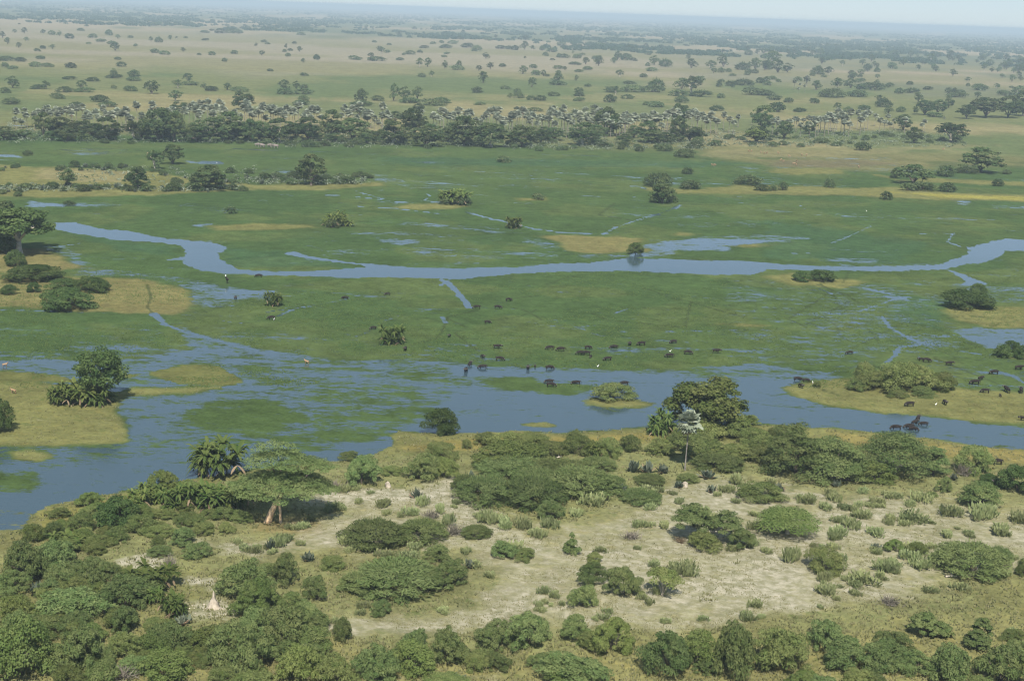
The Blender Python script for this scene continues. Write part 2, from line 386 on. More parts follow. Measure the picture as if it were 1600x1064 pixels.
RIVER = [(80, 347), (120, 348), (150, 357), (205, 361), (250, 371), (320, 379), (355, 386), (341, 396), (350, 412), (375, 421), (420, 423), (480, 424), (520, 421), (570, 418), (560, 414), (500, 407), (465, 402), (448, 396), (458, 394), (480, 400), (510, 405), (570, 412), (620, 416), (700, 420), (800, 417), (860, 413), (920, 411), (960, 406), (985, 402), (1000, 403), (1050, 404), (1100, 407), (1170, 408), (1200, 411), (1300, 416), (1400, 417), (1460, 414), (1490, 406), (1510, 396), (1512, 388), (1540, 380), (1570, 373), (1610, 366),
         (1610, 386), (1575, 392), (1568, 400), (1540, 409), (1500, 416), (1476, 421), (1400, 423), (1300, 423), (1200, 421), (1170, 430), (1100, 428), (1050, 426), (1000, 425), (960, 424), (900, 424), (800, 429), (740, 434), (700, 436), (600, 434), (560, 433), (500, 431), (420, 431), (350, 429), (310, 422), (290, 410), (292, 405), (245, 408), (285, 402), (290, 395), (280, 384), (235, 377), (200, 376), (150, 370), (105, 362), (85, 358)]
MARSHWET = [([(55, 382), (110, 386), (125, 398), (150, 415), (190, 424), (260, 428), (330, 442), (410, 455), (400, 466), (360, 475), (320, 484), (270, 465), (300, 450), (240, 437), (170, 432), (100, 432), (110, 420), (100, 403)], 0.46),
    ([(280, 442), (330, 444), (400, 455), (385, 466), (330, 472), (275, 466)], 0.64),
    ([(990, 383), (1040, 377), (1100, 372), (1190, 371), (1220, 376), (1150, 385), (1140, 392), (1060, 392), (1040, 400), (980, 404), (985, 395)], 0.72),
    ([(1090, 369), (1200, 367), (1290, 372), (1220, 378), (1100, 374)], 0.50),
    ([(815, 372), (850, 373), (885, 386), (900, 396), (980, 397), (978, 402), (900, 399), (850, 392), (812, 380)], 0.45),
    ([(565, 264), (640, 284), (648, 293), (590, 281)], 0.46), ([(640, 282), (760, 288), (740, 300), (640, 294)], 0.30),
    ([(590, 376), (620, 374), (660, 378), (625, 383)], 0.62), ([(560, 390), (480, 384), (520, 400), (565, 402)], 0.34),
    ([(1130, 430), (1480, 445), (1610, 420), (1610, 480), (1470, 478), (1505, 512), (1400, 600), (1200, 570), (1130, 500)], 0.34),
    ([(1290, 462), (1400, 480), (1440, 520), (1340, 540), (1270, 520)], 0.43),
    ([(1520, 448), (1610, 438), (1610, 470), (1545, 470)], 0.52), ([(1486, 515), (1530, 510), (1610, 513), (1610, 535), (1555, 546), (1500, 530)], 0.78),
    ([(1530, 613), (1610, 618), (1610, 629), (1545, 618)], 0.75), ([(930, 543), (1060, 541), (1200, 546), (1190, 552), (1100, 548), (960, 552)], 0.58),
    ([(1450, 575), (1610, 580), (1610, 612), (1500, 606)], 0.40), ([(35, 318), (50, 315), (100, 320), (98, 323), (45, 325)], 0.85), ([(100, 316), (200, 319), (180, 324), (105, 322)], 0.45),
    ([(-10, 242), (25, 243), (34, 246), (-10, 249)], 0.95), ([(286, 252), (345, 252), (352, 257), (290, 256)], 0.85), ([(405, 398), (440, 403), (560, 412), (550, 418), (400, 412)], 0.26),
    ([(290, 318), (400, 330), (380, 336), (270, 326)], 0.30), ([(1490, 312), (1520, 314), (1516, 320), (1498, 320)], 0.60), ([(1550, 322), (1610, 322), (1610, 327), (1560, 326)], 0.50),
    ([(310, 351), (330, 350), (325, 356), (312, 355)], 0.6), ([(395, 453), (435, 452), (430, 470), (400, 470)], 0.5), ([(1282, 404), (1375, 404), (1360, 411), (1300, 410)], 0.55)]
for p, v in MARSHWET: paint(p, wet=v, soft=7, jit=14)
paint(RIVER, wet=1.15, soft=2.4, jit=9)
paint([(1476, 420), (1500, 426), (1530, 438), (1552, 445), (1500, 446), (1508, 439), (1490, 429)], wet=1.1, soft=2.2, jit=4)
for p in ISL:
    paint(p, col=(0.090, 0.108, 0.036), wet=0.0, soft=16, jit=14); paint(p, col=YEL, wet=0.0, sand=0.06, rough=1.0, soft=9, jit=16)
for p in ISL_OLIVE:
    paint(p, col=(0.125, 0.130, 0.045), wet=0.0, rough=0.8, soft=4, jit=6)
for p, k in ((ISL[0], .0), (ISL[4], .35), (ISL[10], .4), (ISL[9], .5)):
    if k: paint(p, col=(0.19, 0.155, 0.070), soft=16, jit=40, k=k)
paint([(62, 263), (215, 268), (210, 284), (120, 284), (60, 280)], col=STRAW, soft=8, jit=14, k=0.8)
paint([(1390, 300), (1600, 309), (1600, 314), (1480, 309)], col=(0.33, 0.30, 0.07), soft=6, jit=8, k=0.7)
for line, wd, v in (([(730, 332), (760, 340), (800, 349), (830, 357), (880, 364), (935, 365)], 6, .85), ([(943, 366), (965, 354), (1000, 343), (1035, 333), (1062, 322)], 3.5, .75), ([(1052, 327), (1062, 321)], 6, .8),
    ([(508, 305), (560, 308), (600, 313)], 4, .7), ([(555, 299), (600, 311)], 4, .6), ([(560, 323), (620, 326), (700, 336)], 4, .6), ([(620, 316), (690, 316)], 4, .6), ([(700, 376), (735, 375)], 4, .6), ([(665, 312), (672, 306), (668, 304)], 3, .6),
    ([(1200, 372), (1290, 379)], 4, .6), ([(1300, 380), (1325, 370), (1360, 354)], 3, .6), ([(1222, 396), (1262, 396)], 5, .7), ([(1250, 322), (1264, 324)], 4, .7), ([(0, 484), (70, 486), (130, 489)], 3, .6), ([(240, 490), (258, 507), (285, 517), (330, 530), (400, 548)], 10, .80),
    ([(690, 437), (702, 444), (715, 457), (728, 472), (733, 481)], 8, .85), ([(688, 446), (700, 438), (718, 432)], 5, .7), ([(600, 502), (632, 490)], 3, .55), ([(424, 499), (445, 489), (462, 482), (520, 472), (545, 466)], 3, .5), ([(437, 493), (455, 484)], 7, .7), ([(690, 494), (696, 504)], 5, .6),
    ([(1350, 450), (1400, 462), (1475, 473)], 5, .7), ([(1388, 464), (1416, 467)], 10, .8), ([(1342, 487), (1370, 477), (1400, 467)], 5, .7), ([(1378, 495), (1392, 513), (1420, 528), (1442, 537)], 6, .75), ([(1442, 537), (1405, 543), (1398, 556), (1378, 573)], 7, .8), ([(1550, 578), (1585, 588), (1602, 600)], 6, .75),
    ([(1435, 558), (1472, 566)], 4, .7), ([(1515, 580), (1562, 583)], 4, .6), ([(85, 386), (130, 380)], 4, .6), ([(1440, 365), (1490, 364), (1480, 378), (1500, 385)], 4, .6), ([(1490, 458), (1515, 452)], 5, .7), ([(1525, 465), (1550, 474)], 5, .7), ([(1450, 524), (1490, 524)], 3, .6),
    ([(0, 556), (90, 558)], 4, .6), ([(190, 548), (235, 543)], 3, .6), ([(190, 521), (235, 521)], 3, .5), ([(300, 560), (330, 548), (350, 545)], 6, .7), ([(1170, 461), (1195, 462)], 3, .5), ([(1040, 518), (1110, 517)], 3, .45), ([(880, 304), (935, 307)], 4, .55), ([(965, 291), (1000, 292), (1012, 297)], 4, .6), ([(985, 308), (1060, 307)], 3, .5), ([(1140, 308), (1170, 308)], 3, .5)):
    stroke(line, wd, wet=v)
for line in ([(635, 540), (680, 530), (690, 520), (700, 495), (745, 485)], [(700, 498), (730, 512), (710, 520), (725, 532), (750, 550)], [(535, 515), (560, 505)], [(925, 490), (950, 500), (1010, 506), (1070, 512), (1080, 470)], [(1080, 472), (1120, 484), (1160, 495)], [(230, 445), (236, 465), (230, 480), (240, 490)],
             [(800, 467), (840, 462)], [(1270, 500), (1330, 470)], [(1230, 500), (1300, 455)], [(1330, 545), (1420, 500)], [(1460, 560), (1560, 600)], [(990, 345), (935, 336), (960, 318)]):
    stroke(line, 2.2, col=(0.045, 0.060, 0.025), k=0.75)
for p in ([(355, 385), (450, 398), (560, 412), (560, 420), (380, 420), (345, 408)], [(100, 362), (200, 378), (280, 386), (285, 400), (200, 395)], [(600, 245), (900, 250), (1200, 254), (1100, 262), (600, 258)], [(1380, 455), (1470, 470), (1480, 520), (1400, 500)], [(1200, 345), (1460, 380), (1400, 410), (1200, 404)]):
    paint(p, col=TEAL, soft=14, jit=30, k=0.6)

rt = np.random.default_rng(31)
for k in range(90):
    if k < 60: x, y, hd = rt.uniform(1130, 1560), rt.uniform(440, 600), rt.choice([-.45, .5]) + rt.normal() * .2
    else: x, y, hd = rt.uniform(300, 1150), rt.uniform(440, 550), rt.choice([-.3, .3]) + rt.normal() * .25
    L = [(x, y)]
    for q in range(rt.integers(3, 7)):
        hd += rt.normal() * .25; x += 16 * math.cos(hd); y += 16 * math.sin(hd) * .45; L.append((x, y))
    stroke(L, 1.8, col=(0.042, 0.058, 0.024), k=rt.uniform(.3, .8))
    if k % 3 == 0: stroke(L[:3], 2.6, wet=rt.uniform(.45, .7))

# ---- the dry shore in the foreground
SHORE = [(-40, 834), (38, 829), (45, 812), (72, 791), (130, 778), (225, 763), (310, 747), (400, 734), (500, 723), (545, 721), (600, 707), (622, 690), (615, 681), (625, 675), (670, 678), (740, 676), (800, 674), (880, 676), (950, 672), (1020, 668), (1060, 668), (1200, 664), (1300, 670), (1380, 677), (1440, 683), (1500, 693), (1560, 703), (1640, 716), (1700, 1200), (-100, 1200)]
paint(SHORE, col=YEL, wet=0.0, rough=1.0, sand=0.0, soft=4, jit=6)
WET[(PY > 1000) | ~front] = 0
COL[(PY > 1150) | ~front] = OLIVE
INNER = [(-40, 850), (60, 850), (140, 800), (300, 765), (480, 735), (640, 715), (760, 700), (900, 690), (1040, 690), (1180, 700), (1300, 705), (1440, 712), (1640, 745), (1700, 1200), (-100, 1200)]
paint(INNER, col=(0.190, 0.196, 0.082), soft=22, jit=40)
s_ = PY > 700
blend(np.where(s_, sstep(0.45, 0.62, n4) * sstep(760, 860, PY), 0), OLIVE)
CLEAR = [(470, 775), (560, 765), (640, 770), (700, 755), (716, 742), (724, 760), (740, 800), (830, 818), (900, 815), (960, 800), (1010, 765), (1060, 748), (1140, 752), (1200, 756), (1330, 772), (1450, 776), (1640, 770), (1660, 890), (1590, 905), (1480, 912), (1420, 932), (1300, 948), (1260, 962), (1170, 972), (1050, 990), (960, 980), (900, 980), (800, 985), (700, 990), (620, 996), (540, 990), (470, 972), (540, 950), (640, 958), (740, 948), (750, 900), (700, 872), (560, 872), (520, 862), (420, 872), (350, 862), (330, 845), (400, 832), (450, 830), (515, 800)]
paint(CLEAR, col=(0.240, 0.230, 0.115), sand=0.58, soft=55, jit=50)
for p, v in (([(165, 876), (240, 860), (245, 880), (200, 893)], .85), ([(322, 850), (400, 846), (405, 866), (340, 873)], .85), ([(285, 904), (345, 903), (345, 918), (290, 914)], .85), ([(500, 770), (620, 768), (700, 775), (620, 780), (510, 778)], .8),
             ([(285, 940), (360, 935), (372, 962), (300, 972)], .75), ([(470, 975), (640, 965), (800, 955), (820, 975), (700, 985), (520, 995)], .62), ([(680, 770), (740, 785), (800, 800), (740, 815), (690, 800)], .7), ([(860, 960), (960, 955), (1000, 965), (920, 980)], .72),
             ([(1080, 880), (1180, 870), (1290, 905), (1280, 950), (1120, 950), (1060, 930)], .68), ([(800, 840), (1000, 850), (1030, 880), (820, 870)], .60), ([(1040, 760), (1180, 765), (1180, 790), (1060, 790)], .62), ([(1190, 790), (1350, 800), (1600, 790), (1600, 860), (1400, 850), (1250, 850)], .56), ([(1180, 850), (1260, 905), (1190, 930)], .7),
             ([(1020, 935), (1060, 935), (1060, 943), (1025, 943)], .9)):
    paint(p, sand=v, soft=22, jit=34)
paint([(700, 740), (716, 735), (712, 775), (690, 790), (680, 780)], sand=0.7, soft=6, jit=6)
paint([(-60, 985), (480, 985), (560, 1010), (800, 1025), (1000, 1000), (1300, 985), (1460, 965), (1660, 960), (1700, 1200), (-100, 1200)], col=(0.235, 0.224, 0.090), sand=0.14, soft=30, jit=40)
paint([(640, 700), (760, 685), (900, 680), (1040, 678), (1040, 690), (880, 695), (760, 705)], col=(0.25, 0.20, 0.06), soft=14, jit=20, k=0.7)
paint([(1300, 675), (1460, 692), (1640, 725), (1640, 745), (1440, 712), (1320, 690)], col=(0.26, 0.215, 0.075), soft=14, jit=14, k=0.8)
paint([(60, 800), (230, 768), (230, 785), (140, 808), (60, 830)], col=(0.24, 0.225, 0.070), soft=10, jit=10, k=0.8)
paint([(400, 812), (500, 812), (500, 832), (390, 835)], col=(0.24, 0.19, 0.085), soft=10, jit=14, k=0.7)

COL *= 0.66
# ---- ground material: grass tones, sand and open water mixed by noise against the attributes
mm, nt, out = mat_new('flood_plain'); N = nt.nodes; Lk = nt.links
def attr(nm):
    a = N.new('ShaderNodeAttribute'); a.attribute_name = nm; return a
def math_(op, a, b=None, clamp=False):
    n = N.new('ShaderNodeMath'); n.operation = op; n.use_clamp = clamp
    for i, v in enumerate((a, b)):
        if v is None: continue
        if isinstance(v, (int, float)): n.inputs[i].default_value = v
        else: Lk.new(v, n.inputs[i])
    return n.outputs[0]
def noise(scale, detail=3, rough=0.55, vec=None):
    n = N.new('ShaderNodeTexNoise'); n.inputs['Scale'].default_value = scale; n.inputs['Detail'].default_value = detail; n.inputs['Roughness'].default_value = rough
    Lk.new(vec if vec is not None else geo.outputs['Position'], n.inputs['Vector']); return n.outputs[0]
def ramp(v, a, b, c=0.0, d=1.0):
    n = N.new('ShaderNodeMapRange'); n.inputs[1].default_value = a; n.inputs[2].default_value = b; n.inputs[3].default_value = c; n.inputs[4].default_value = d
    Lk.new(v, n.inputs[0]); return n.outputs[0]
def mixc(f, a, b, blend_='MIX'):
    n = N.new('ShaderNodeMix'); n.data_type = 'RGBA'; n.blend_type = blend_
    if isinstance(f, (int, float)): n.inputs[0].default_value = f
    else: Lk.new(f, n.inputs[0])
    for i, v in ((6, a), (7, b)):
        if isinstance(v, tuple): n.inputs[i].default_value = (*v, 1)
        else: Lk.new(v, n.inputs[i])
    return n.outputs[2]
geo = N.new('ShaderNodeNewGeometry')
nf = noise(0.9, 4, 0.7); nm_ = noise(0.17, 5, 0.68); nl = noise(0.035, 5, 0.65)
nsum = math_('ADD', math_('MULTIPLY', nf, 0.36), math_('ADD', math_('MULTIPLY', nm_, 0.38), math_('MULTIPLY', nl, 0.26)))
val = ramp(nsum, 0.36, 0.64, 0.52, 1.50)
cc = N.new('ShaderNodeCombineColor')
for i in range(3): Lk.new(val, cc.inputs[i])
base = mixc(1.0, attr('col').outputs['Color'], cc.outputs[0], 'MULTIPLY')
# patches of drier and greener blades
dry = ramp(noise(0.35, 4, 0.65), 0.52, 0.70, 0.0, 0.55)
rgh = attr('rough').outputs['Fac']
base = mixc(math_('MULTIPLY', dry, ramp(rgh, 0, 1, 0.25, 1.0)), base, mixc(1.0, base, (1.35, 1.2, 1.05), 'MULTIPLY'))
gre = ramp(noise(0.22, 5, 0.7), 0.56, 0.68, 0.0, 0.75)
base = mixc(math_('MULTIPLY', gre, rgh), base, (0.058, 0.078, 0.022))
# sand
mp = N.new('ShaderNodeMapping'); mp.inputs['Scale'].default_value = (0.6, 1.0, 1.0); mp.inputs['Rotation'].default_value = (0, 0, 0.35); Lk.new(geo.outputs['Position'], mp.inputs['Vector'])
sn = math_('ADD', math_('MULTIPLY', noise(0.045, 6, 0.70), 0.5), math_('MULTIPLY', noise(0.42, 6, 0.78, mp.outputs[0]), 0.5))
sv = ramp(sn, 0.34, 0.66)
smask = ramp(math_('ADD', sv, math_('MULTIPLY', attr('sand').outputs['Fac'], 1.25)), 0.88, 1.50, 0.0, 0.95)
sandc = mixc(ramp(noise(0.5, 4, 0.65), 0.40, 0.62), (0.172, 0.165, 0.104), (0.315, 0.290, 0.222))
base = mixc(smask, base, sandc)
bp = N.new('ShaderNodeBump'); bp.inputs['Strength'].default_value = 0.55; bp.inputs['Distance'].default_value = 0.5
Lk.new(nsum, bp.inputs['Height'])
pg = N.new('ShaderNodeBsdfDiffuse')
Lk.new(base, pg.inputs['Color']); Lk.new(bp.outputs[0], pg.inputs['Normal'])
# water
mw = N.new('ShaderNodeMapping'); mw.inputs['Scale'].default_value = (0.42, 1.0, 1.0); mw.inputs['Rotation'].default_value = (0, 0, -0.15); Lk.new(geo.outputs['Position'], mw.inputs['Vector'])
wnz = math_('ADD', math_('MULTIPLY', noise(0.06, 4, 0.6, mw.outputs[0]), 0.26), math_('ADD', math_('MULTIPLY', noise(0.26, 4, 0.65, mw.outputs[0]), 0.38), math_('MULTIPLY', noise(0.95, 4, 0.7, mw.outputs[0]), 0.36)))
wv = ramp(wnz, 0.37, 0.63)
ms_ = N.new('ShaderNodeMapping'); ms_.inputs['Scale'].default_value = (0.30, 1.0, 1.0); ms_.inputs['Rotation'].default_value = (0, 0, 0.10); Lk.new(geo.outputs['Position'], ms_.inputs['Vector'])
wisp = math_('MULTIPLY', ramp(noise(0.020, 6, 0.70, ms_.outputs[0]), 0.55, 0.66), ramp(noise(0.10, 5, 0.70, ms_.outputs[0]), 0.44, 0.58))
wisp = math_('MULTIPLY', wisp, ramp(attr('wet').outputs['Fac'], 0.06, 0.13))
wv = math_('ADD', wv, math_('MULTIPLY', wisp, 0.62))
wmask = ramp(math_('ADD', wv, math_('MULTIPLY', attr('wet').outputs['Fac'], 0.91)), 0.93, 1.15)
pw = N.new('ShaderNodeBsdfPrincipled'); pw.inputs['Roughness'].default_value = 0.07; pw.inputs['IOR'].default_value = 1.33
pw.inputs['Base Color'].default_value = (0.031, 0.053, 0.066, 1)
bw = N.new('ShaderNodeBump'); bw.inputs['Strength'].default_value = 0.13; bw.inputs['Distance'].default_value = 0.2
Lk.new(noise(0.8, 4, 0.6, mw.outputs[0]), bw.inputs['Height']); Lk.new(ramp(noise(0.03, 4, 0.6, mw.outputs[0]), 0.42, 0.60, 0.02, 0.14), pw.inputs['Roughness']); Lk.new(bw.outputs[0], pw.inputs['Normal'])
mixs = N.new('ShaderNodeMixShader'); Lk.new(wmask, mixs.inputs[0]); Lk.new(pg.outputs[0], mixs.inputs[1]); Lk.new(pw.outputs[0], mixs.inputs[2])
Lk.new(mixs.outputs[0], out.inputs[0])
M['plainmat'] = mm

ii = np.arange(nR * nA).reshape(nR, nA)
# columns ordered by azimuth round the full circle
ring = np.roll(ii, 0, axis=1)
nxt = np.roll(ring, -1, axis=1)
Fq = np.stack([ring[1:], nxt[1:], nxt[:-1], ring[:-1]], -1).reshape(-1, 4)
fw = WET[Fq].mean(1)
def sub_sheet(name, mask, cat_kind):
    F = Fq[mask]; used = np.unique(F); remap = np.full(len(GX), -1); remap[used] = np.arange(len(used))
    me = np_mesh(name, GP[used], remap[F][:, ::-1], [M['plainmat']])
    for nm, arr in (('wet', WET), ('sand', SAND), ('rough', ROUGH)):
        a = me.attributes.new(nm, 'FLOAT', 'POINT'); a.data.foreach_set('value', arr[used].astype(np.float32))
    a = me.attributes.new('col', 'FLOAT_COLOR', 'POINT')
    a.data.foreach_set('color', np.concatenate([COL[used], np.ones((len(used), 1))], 1).astype(np.float32).ravel())
    o = new_obj(name, me); o['kind'] = 'structure'; return o
sub_sheet('ground', fw <= 0.5, 0)
sub_sheet('water', fw > 0.5, 0)

# ------------------------------------------------------------------ plant builders: each variant is one unit mesh (about 1 m wide, 1 m high is NOT assumed: real sizes, scaled per plant)
def dome_pads(r, n, R, H, pad, flat, z0=0.15, tint=(0.25, 0.85)):
    """flattened leaf pads spread over a dome of radius R and height H"""
    out = []
    for k in range(n):
        rad = math.sqrt((k + r.random()) / n); a = k * 2.399 + r.uniform(-.4, .4)
        zz = H * (z0 + (1 - z0) * math.sqrt(max(0.0, 1 - rad ** 2.2)) * r.uniform(0.82, 1.0)) - H * 0.08
        s = pad * R * r.uniform(0.7, 1.3)
        out.append((R * .92 * rad * math.cos(a), R * .92 * rad * math.sin(a), max(zz - s * flat * .5, s * flat * .6), s, s * r.uniform(.8, 1.2), s * flat, r.uniform(*tint)))
    return out
def low_pads(r, n, R, H, pad, flat, tint=(0.2, 0.8)):
    out = []
    for k in range(n):
        a = r.uniform(0, 6.283); rad = R * r.uniform(.45, .9); s = pad * R * r.uniform(.6, 1.1)
        out.append((rad * math.cos(a), rad * math.sin(a), H * r.uniform(.06, .42), s, s, s * flat, r.uniform(*tint)))
    return out
def stems(buf, r, n, R, H, rad, mat, z=0.7):
    for k in range(n):
        a = r.uniform(0, 6.283); q = R * r.uniform(.3, .75)
        e = np.array([q * math.cos(a), q * math.sin(a), H * z * r.uniform(.75, 1.0)])
        mid = e * np.array([.35, .35, .55]) + r.normal(size=3) * .05 * R
        tube(buf, [[0, 0, -.1], mid, e], [rad, rad * .7, rad * .3], mat, r.random(), 5)
BUSH_W, BUSH_H = 8.0, 4.6
def bush_mesh(name, mat, seed, n, leaf, style):
    r = np.random.default_rng(seed); b = Buf(); R = BUSH_W / 2; H = BUSH_H
    if style == 'pads':       # layered acacia
        lobes = []
        for q in range(r.integers(2, 5)):
            a = r.uniform(0, 6.283); lr = R * r.uniform(.0, .48); sc = r.uniform(.55, .8); hh = H * r.uniform(.62, 1.0)
            for c in dome_pads(r, 24, R * sc, hh, .25, .55, .2): lobes.append((c[0] + lr * math.cos(a), c[1] + lr * math.sin(a), *c[2:]))
        cl = lobes + low_pads(r, 8, R, H, .3, .5); shell_leaves(b, cl, n, leaf * 1.7, leaf * .5, r, up=0.35, rnd=.8, zmin=-.5)
    elif style == 'round':
        cl = dome_pads(r, 20, R * .95, H, .32, .62, .25) + low_pads(r, 16, R * .98, H * .9, .3, .8); shell_leaves(b, cl, n, leaf * 1.2, leaf * .8, r, up=.3)
    elif style == 'scrub':    # low feathery thorn scrub
        cl = dome_pads(r, 34, R, H * .95, .24, .5, .22) + low_pads(r, 14, R, H * .7, .24, .6); shell_leaves(b, cl, n, leaf * 2.0, leaf * .42, r, up=.2, rnd=1.0)
        k = n // 8; d = nrm(r.normal(size=(k, 3))); d[:, 2] = abs(d[:, 2]); P = d * np.array([R, R, H]) * r.uniform(.85, 1.05, k)[:, None]
        diamonds(b, P, r.normal(size=(k, 3)), leaf * 3.2, leaf * .35, 0, r.random(k), axis=d + np.array([0, 0, .4]), r=r)
    elif style == 'vase':     # bare fan of stems under a rounded crown
        cl = [(c[0], c[1], c[2] + H * .18, *c[3:]) for c in dome_pads(r, 24, R * .95, H * .85, .3, .5, .45)]; shell_leaves(b, cl, n, leaf * 1.2, leaf * .7, r, up=.4)
    elif style == 'cone':
        cl = []
        for k in range(26):
            h = r.random() ** 1.3; a = r.uniform(0, 6.283); q = R * .8 * (1 - h * .85) * math.sqrt(r.random())
            s = R * .34 * (1 - h * .45); cl.append((q * math.cos(a), q * math.sin(a), H * (.1 + .85 * h), s, s, s * .5, r.uniform(.3, .9)))
        shell_leaves(b, cl, n, leaf * 1.3, leaf * .6, r, up=.4)
    fit(b, BUSH_W, BUSH_H)
    if style == 'vase': stems(b, r, 9, R, H, .14, 1, .62)
    else: stems(b, r, 6, R * .8, H, .09, 1, .6)
    return b.mesh(name, [mat, M['palebark'] if style == 'vase' else M['bark']])
def herb_mesh(name, seed, mat, n=420, W=4.0, H=1.3):
    r = np.random.default_rng(seed); b = Buf()
    k = r.integers(4, 8); cx = r.normal(size=(k, 2)) * W * .13
    c = cx[r.integers(0, k, n)]; a = r.uniform(0, 6.283, n); lean = r.uniform(.15, .9, n)
    ax = nrm(np.stack([np.cos(a) * lean, np.sin(a) * lean, np.ones(n)], 1)); L = r.uniform(.22, .52, n) * H
    P = np.stack([c[:, 0] + np.cos(a) * .25 * W * r.random(n) * .9, c[:, 1] + np.sin(a) * .25 * W * r.random(n) * .9, r.random(n) * .55 * H], 1) + ax * L[:, None] * .5
    diamonds(b, P, r.normal(size=(n, 3)) * .5 + np.array([0, -.7, 1.0]), L, L * .42, 0, np.clip(r.normal(.5, .25, n), 0, 1), axis=ax, r=r)
    return b.mesh(name, [mat])
def spiky_mesh(name, seed, mats, n=46, W=3.4, H=2.2, dead=.3):
    """a rosette of stiff grey fan leaves with a skirt of dead ones"""
    r = np.random.default_rng(seed); b = Buf()
    for k in range(n):
        a = r.uniform(0, 6.283); el = r.uniform(.25, 1.45); c = r.normal(size=2) * W * .12
        d = np.array([math.cos(a) * math.cos(el), math.sin(a) * math.cos(el), math.sin(el)]); L = H * r.uniform(.6, 1.0)
        side = np.cross(d, [0, 0, 1]); side /= np.linalg.norm(side) + 1e-6
        base = np.array([c[0], c[1], .1]); isd = el < .55 and r.random() < dead * 2
        V = [base, base + d * L * .55 - side * L * .22, base + d * L, base + d * L * .55 + side * L * .22]
        b.add(V, [(0, 1, 2, 3)], 1 if isd else 0, r.random())
    return b.mesh(name, mats)
def frond(b, r, base, a, L, rise, mat, tint, w=.34, seg=6, droop=1.0):
    """one arched palm frond: two rows of leaflets in a V along a curved rib"""
    d = np.array([math.cos(a), math.sin(a), 0]); s = np.array([-math.sin(a), math.cos(a), 0])
    pts = []
    for i in range(seg + 1):
        t = i / seg
        pts.append(base + d * L * (t * .92 - .1 * t * t) + np.array([0, 0, 1]) * (rise * L * t - droop * L * .75 * t * t))
    V = []; F = []
    for i in range(seg):
        p, q = np.array(pts[i]), np.array(pts[i + 1]); p[2] = max(p[2], .05); q[2] = max(q[2], .04)
        ww = w * math.sin(math.pi * min(.93, (i + .8) / (seg + .4))) + .06; dn = np.array([0, 0, -.35 * ww]); fw = (q - p) * .45
        n0 = len(V)
        V += [p, q, q + s * ww + dn + fw, p + s * ww * .9 + dn + fw, q - s * ww + dn + fw, p - s * ww * .9 + dn + fw]
        F += [(n0, n0 + 1, n0 + 2, n0 + 3), (n0 + 1, n0, n0 + 5, n0 + 4)]
    b.add(V, F, mat, tint)
def date_palm_meshes(name, seed, n=460, W=9.0, H=5.0, deadn=14):
    r = np.random.default_rng(seed); g = Buf(); dd = Buf()
    heads = [(r.uniform(-.30, .30) * W, r.uniform(-.24, .24) * W, r.uniform(.10, .5) * H) for _ in range(18)]
    for k in range(n):
        h = heads[k % 18]; a = r.uniform(0, 6.283)
        frond(g, r, np.array(h), a, W * r.uniform(.13, .23), r.uniform(.2, 1.35), 0, np.clip(r.normal(.5, .25), 0, 1), w=.17)
    for k in range(deadn):
        h = heads[r.integers(0, 18)]; a = r.uniform(-3.0, -.1) if k % 3 else r.uniform(0, 6.28)
        frond(dd, r, np.array([h[0], h[1], h[2] * .55]), a, W * r.uniform(.14, .22), r.uniform(-.05, .25), 0, r.random(), w=.13, droop=.55)
    fit(g, W, H, [dd])
    return g.mesh(name + '_crown', [M['palm']]), dd.mesh(name + '_dead', [M['dead'], M['palmtrunk']])
def fan_leaf(b, r, base, d, L, mat, tint, nf=9):
    """a stalk and a fan of pointed fingers"""
    up = np.array([0, 0, 1.0]); s = np.cross(d, up); s /= np.linalg.norm(s) + 1e-6; u = np.cross(s, d)
    hub = base + d * L * .42; V = [base - s * .03, base + s * .03, hub + s * .03, hub - s * .03]; F = [(0, 1, 2, 3)]
    for i in range(nf):
        t = math.radians(-100 + 200 * i / (nf - 1)); e = d * math.cos(t) + s * math.sin(t); q = np.cross(u, e)
        ln = L * .56 * r.uniform(.85, 1.1) * (1 - .15 * abs(math.sin(t))); w = L * .13; n0 = len(V); sag = -up * .16 * ln
        V += [hub, hub + e * ln * .55 + q * w + u * w * .4, hub + e * ln + sag, hub + e * ln * .55 - q * w - u * w * .4]; F.append((n0, n0 + 1, n0 + 2, n0 + 3))
    b.add(V, F, mat, tint)
def fan_palm_meshes(name, seed, H=16.0, cr=2.8, n=34, skirt=12):
    r = np.random.default_rng(seed); t = Buf(); g = Buf(); dd = Buf()
    bend = r.normal(size=2) * .35; top = np.array([bend[0] * 1.5, bend[1] * 1.5, H - cr * .75])
    tube(t, [[0, 0, -.2], [bend[0] * .3, bend[1] * .3, H * .3], [bend[0], bend[1], H * .65], top], [.24, .15, .15, .13], 0, .5, 8)
    for k in range(n):
        a = k * 2.399 + r.uniform(-.3, .3); el = math.radians(r.uniform(-55, 82))
        d = np.array([math.cos(a) * math.cos(el), math.sin(a) * math.cos(el), math.sin(el)])
        fan_leaf(g, r, top + d * .15, d, cr * r.uniform(.85, 1.1), 0, np.clip(r.normal(.55, .22), 0, 1))
    for k in range(skirt):
        a = r.uniform(0, 6.283); el = math.radians(r.uniform(-85, -45)); d = np.array([math.cos(a) * math.cos(el), math.sin(a) * math.cos(el), math.sin(el)])
        fan_leaf(dd, r, top + np.array([0, 0, -.3]), d, cr * r.uniform(.7, 1.0), 0, r.uniform(.3, 1.0))
    return t.mesh(name + '_trunk', [M['palmtrunk']]), g.mesh(name + '_crown', [M['fan']]), dd.mesh(name + '_skirt', [M['dead']])
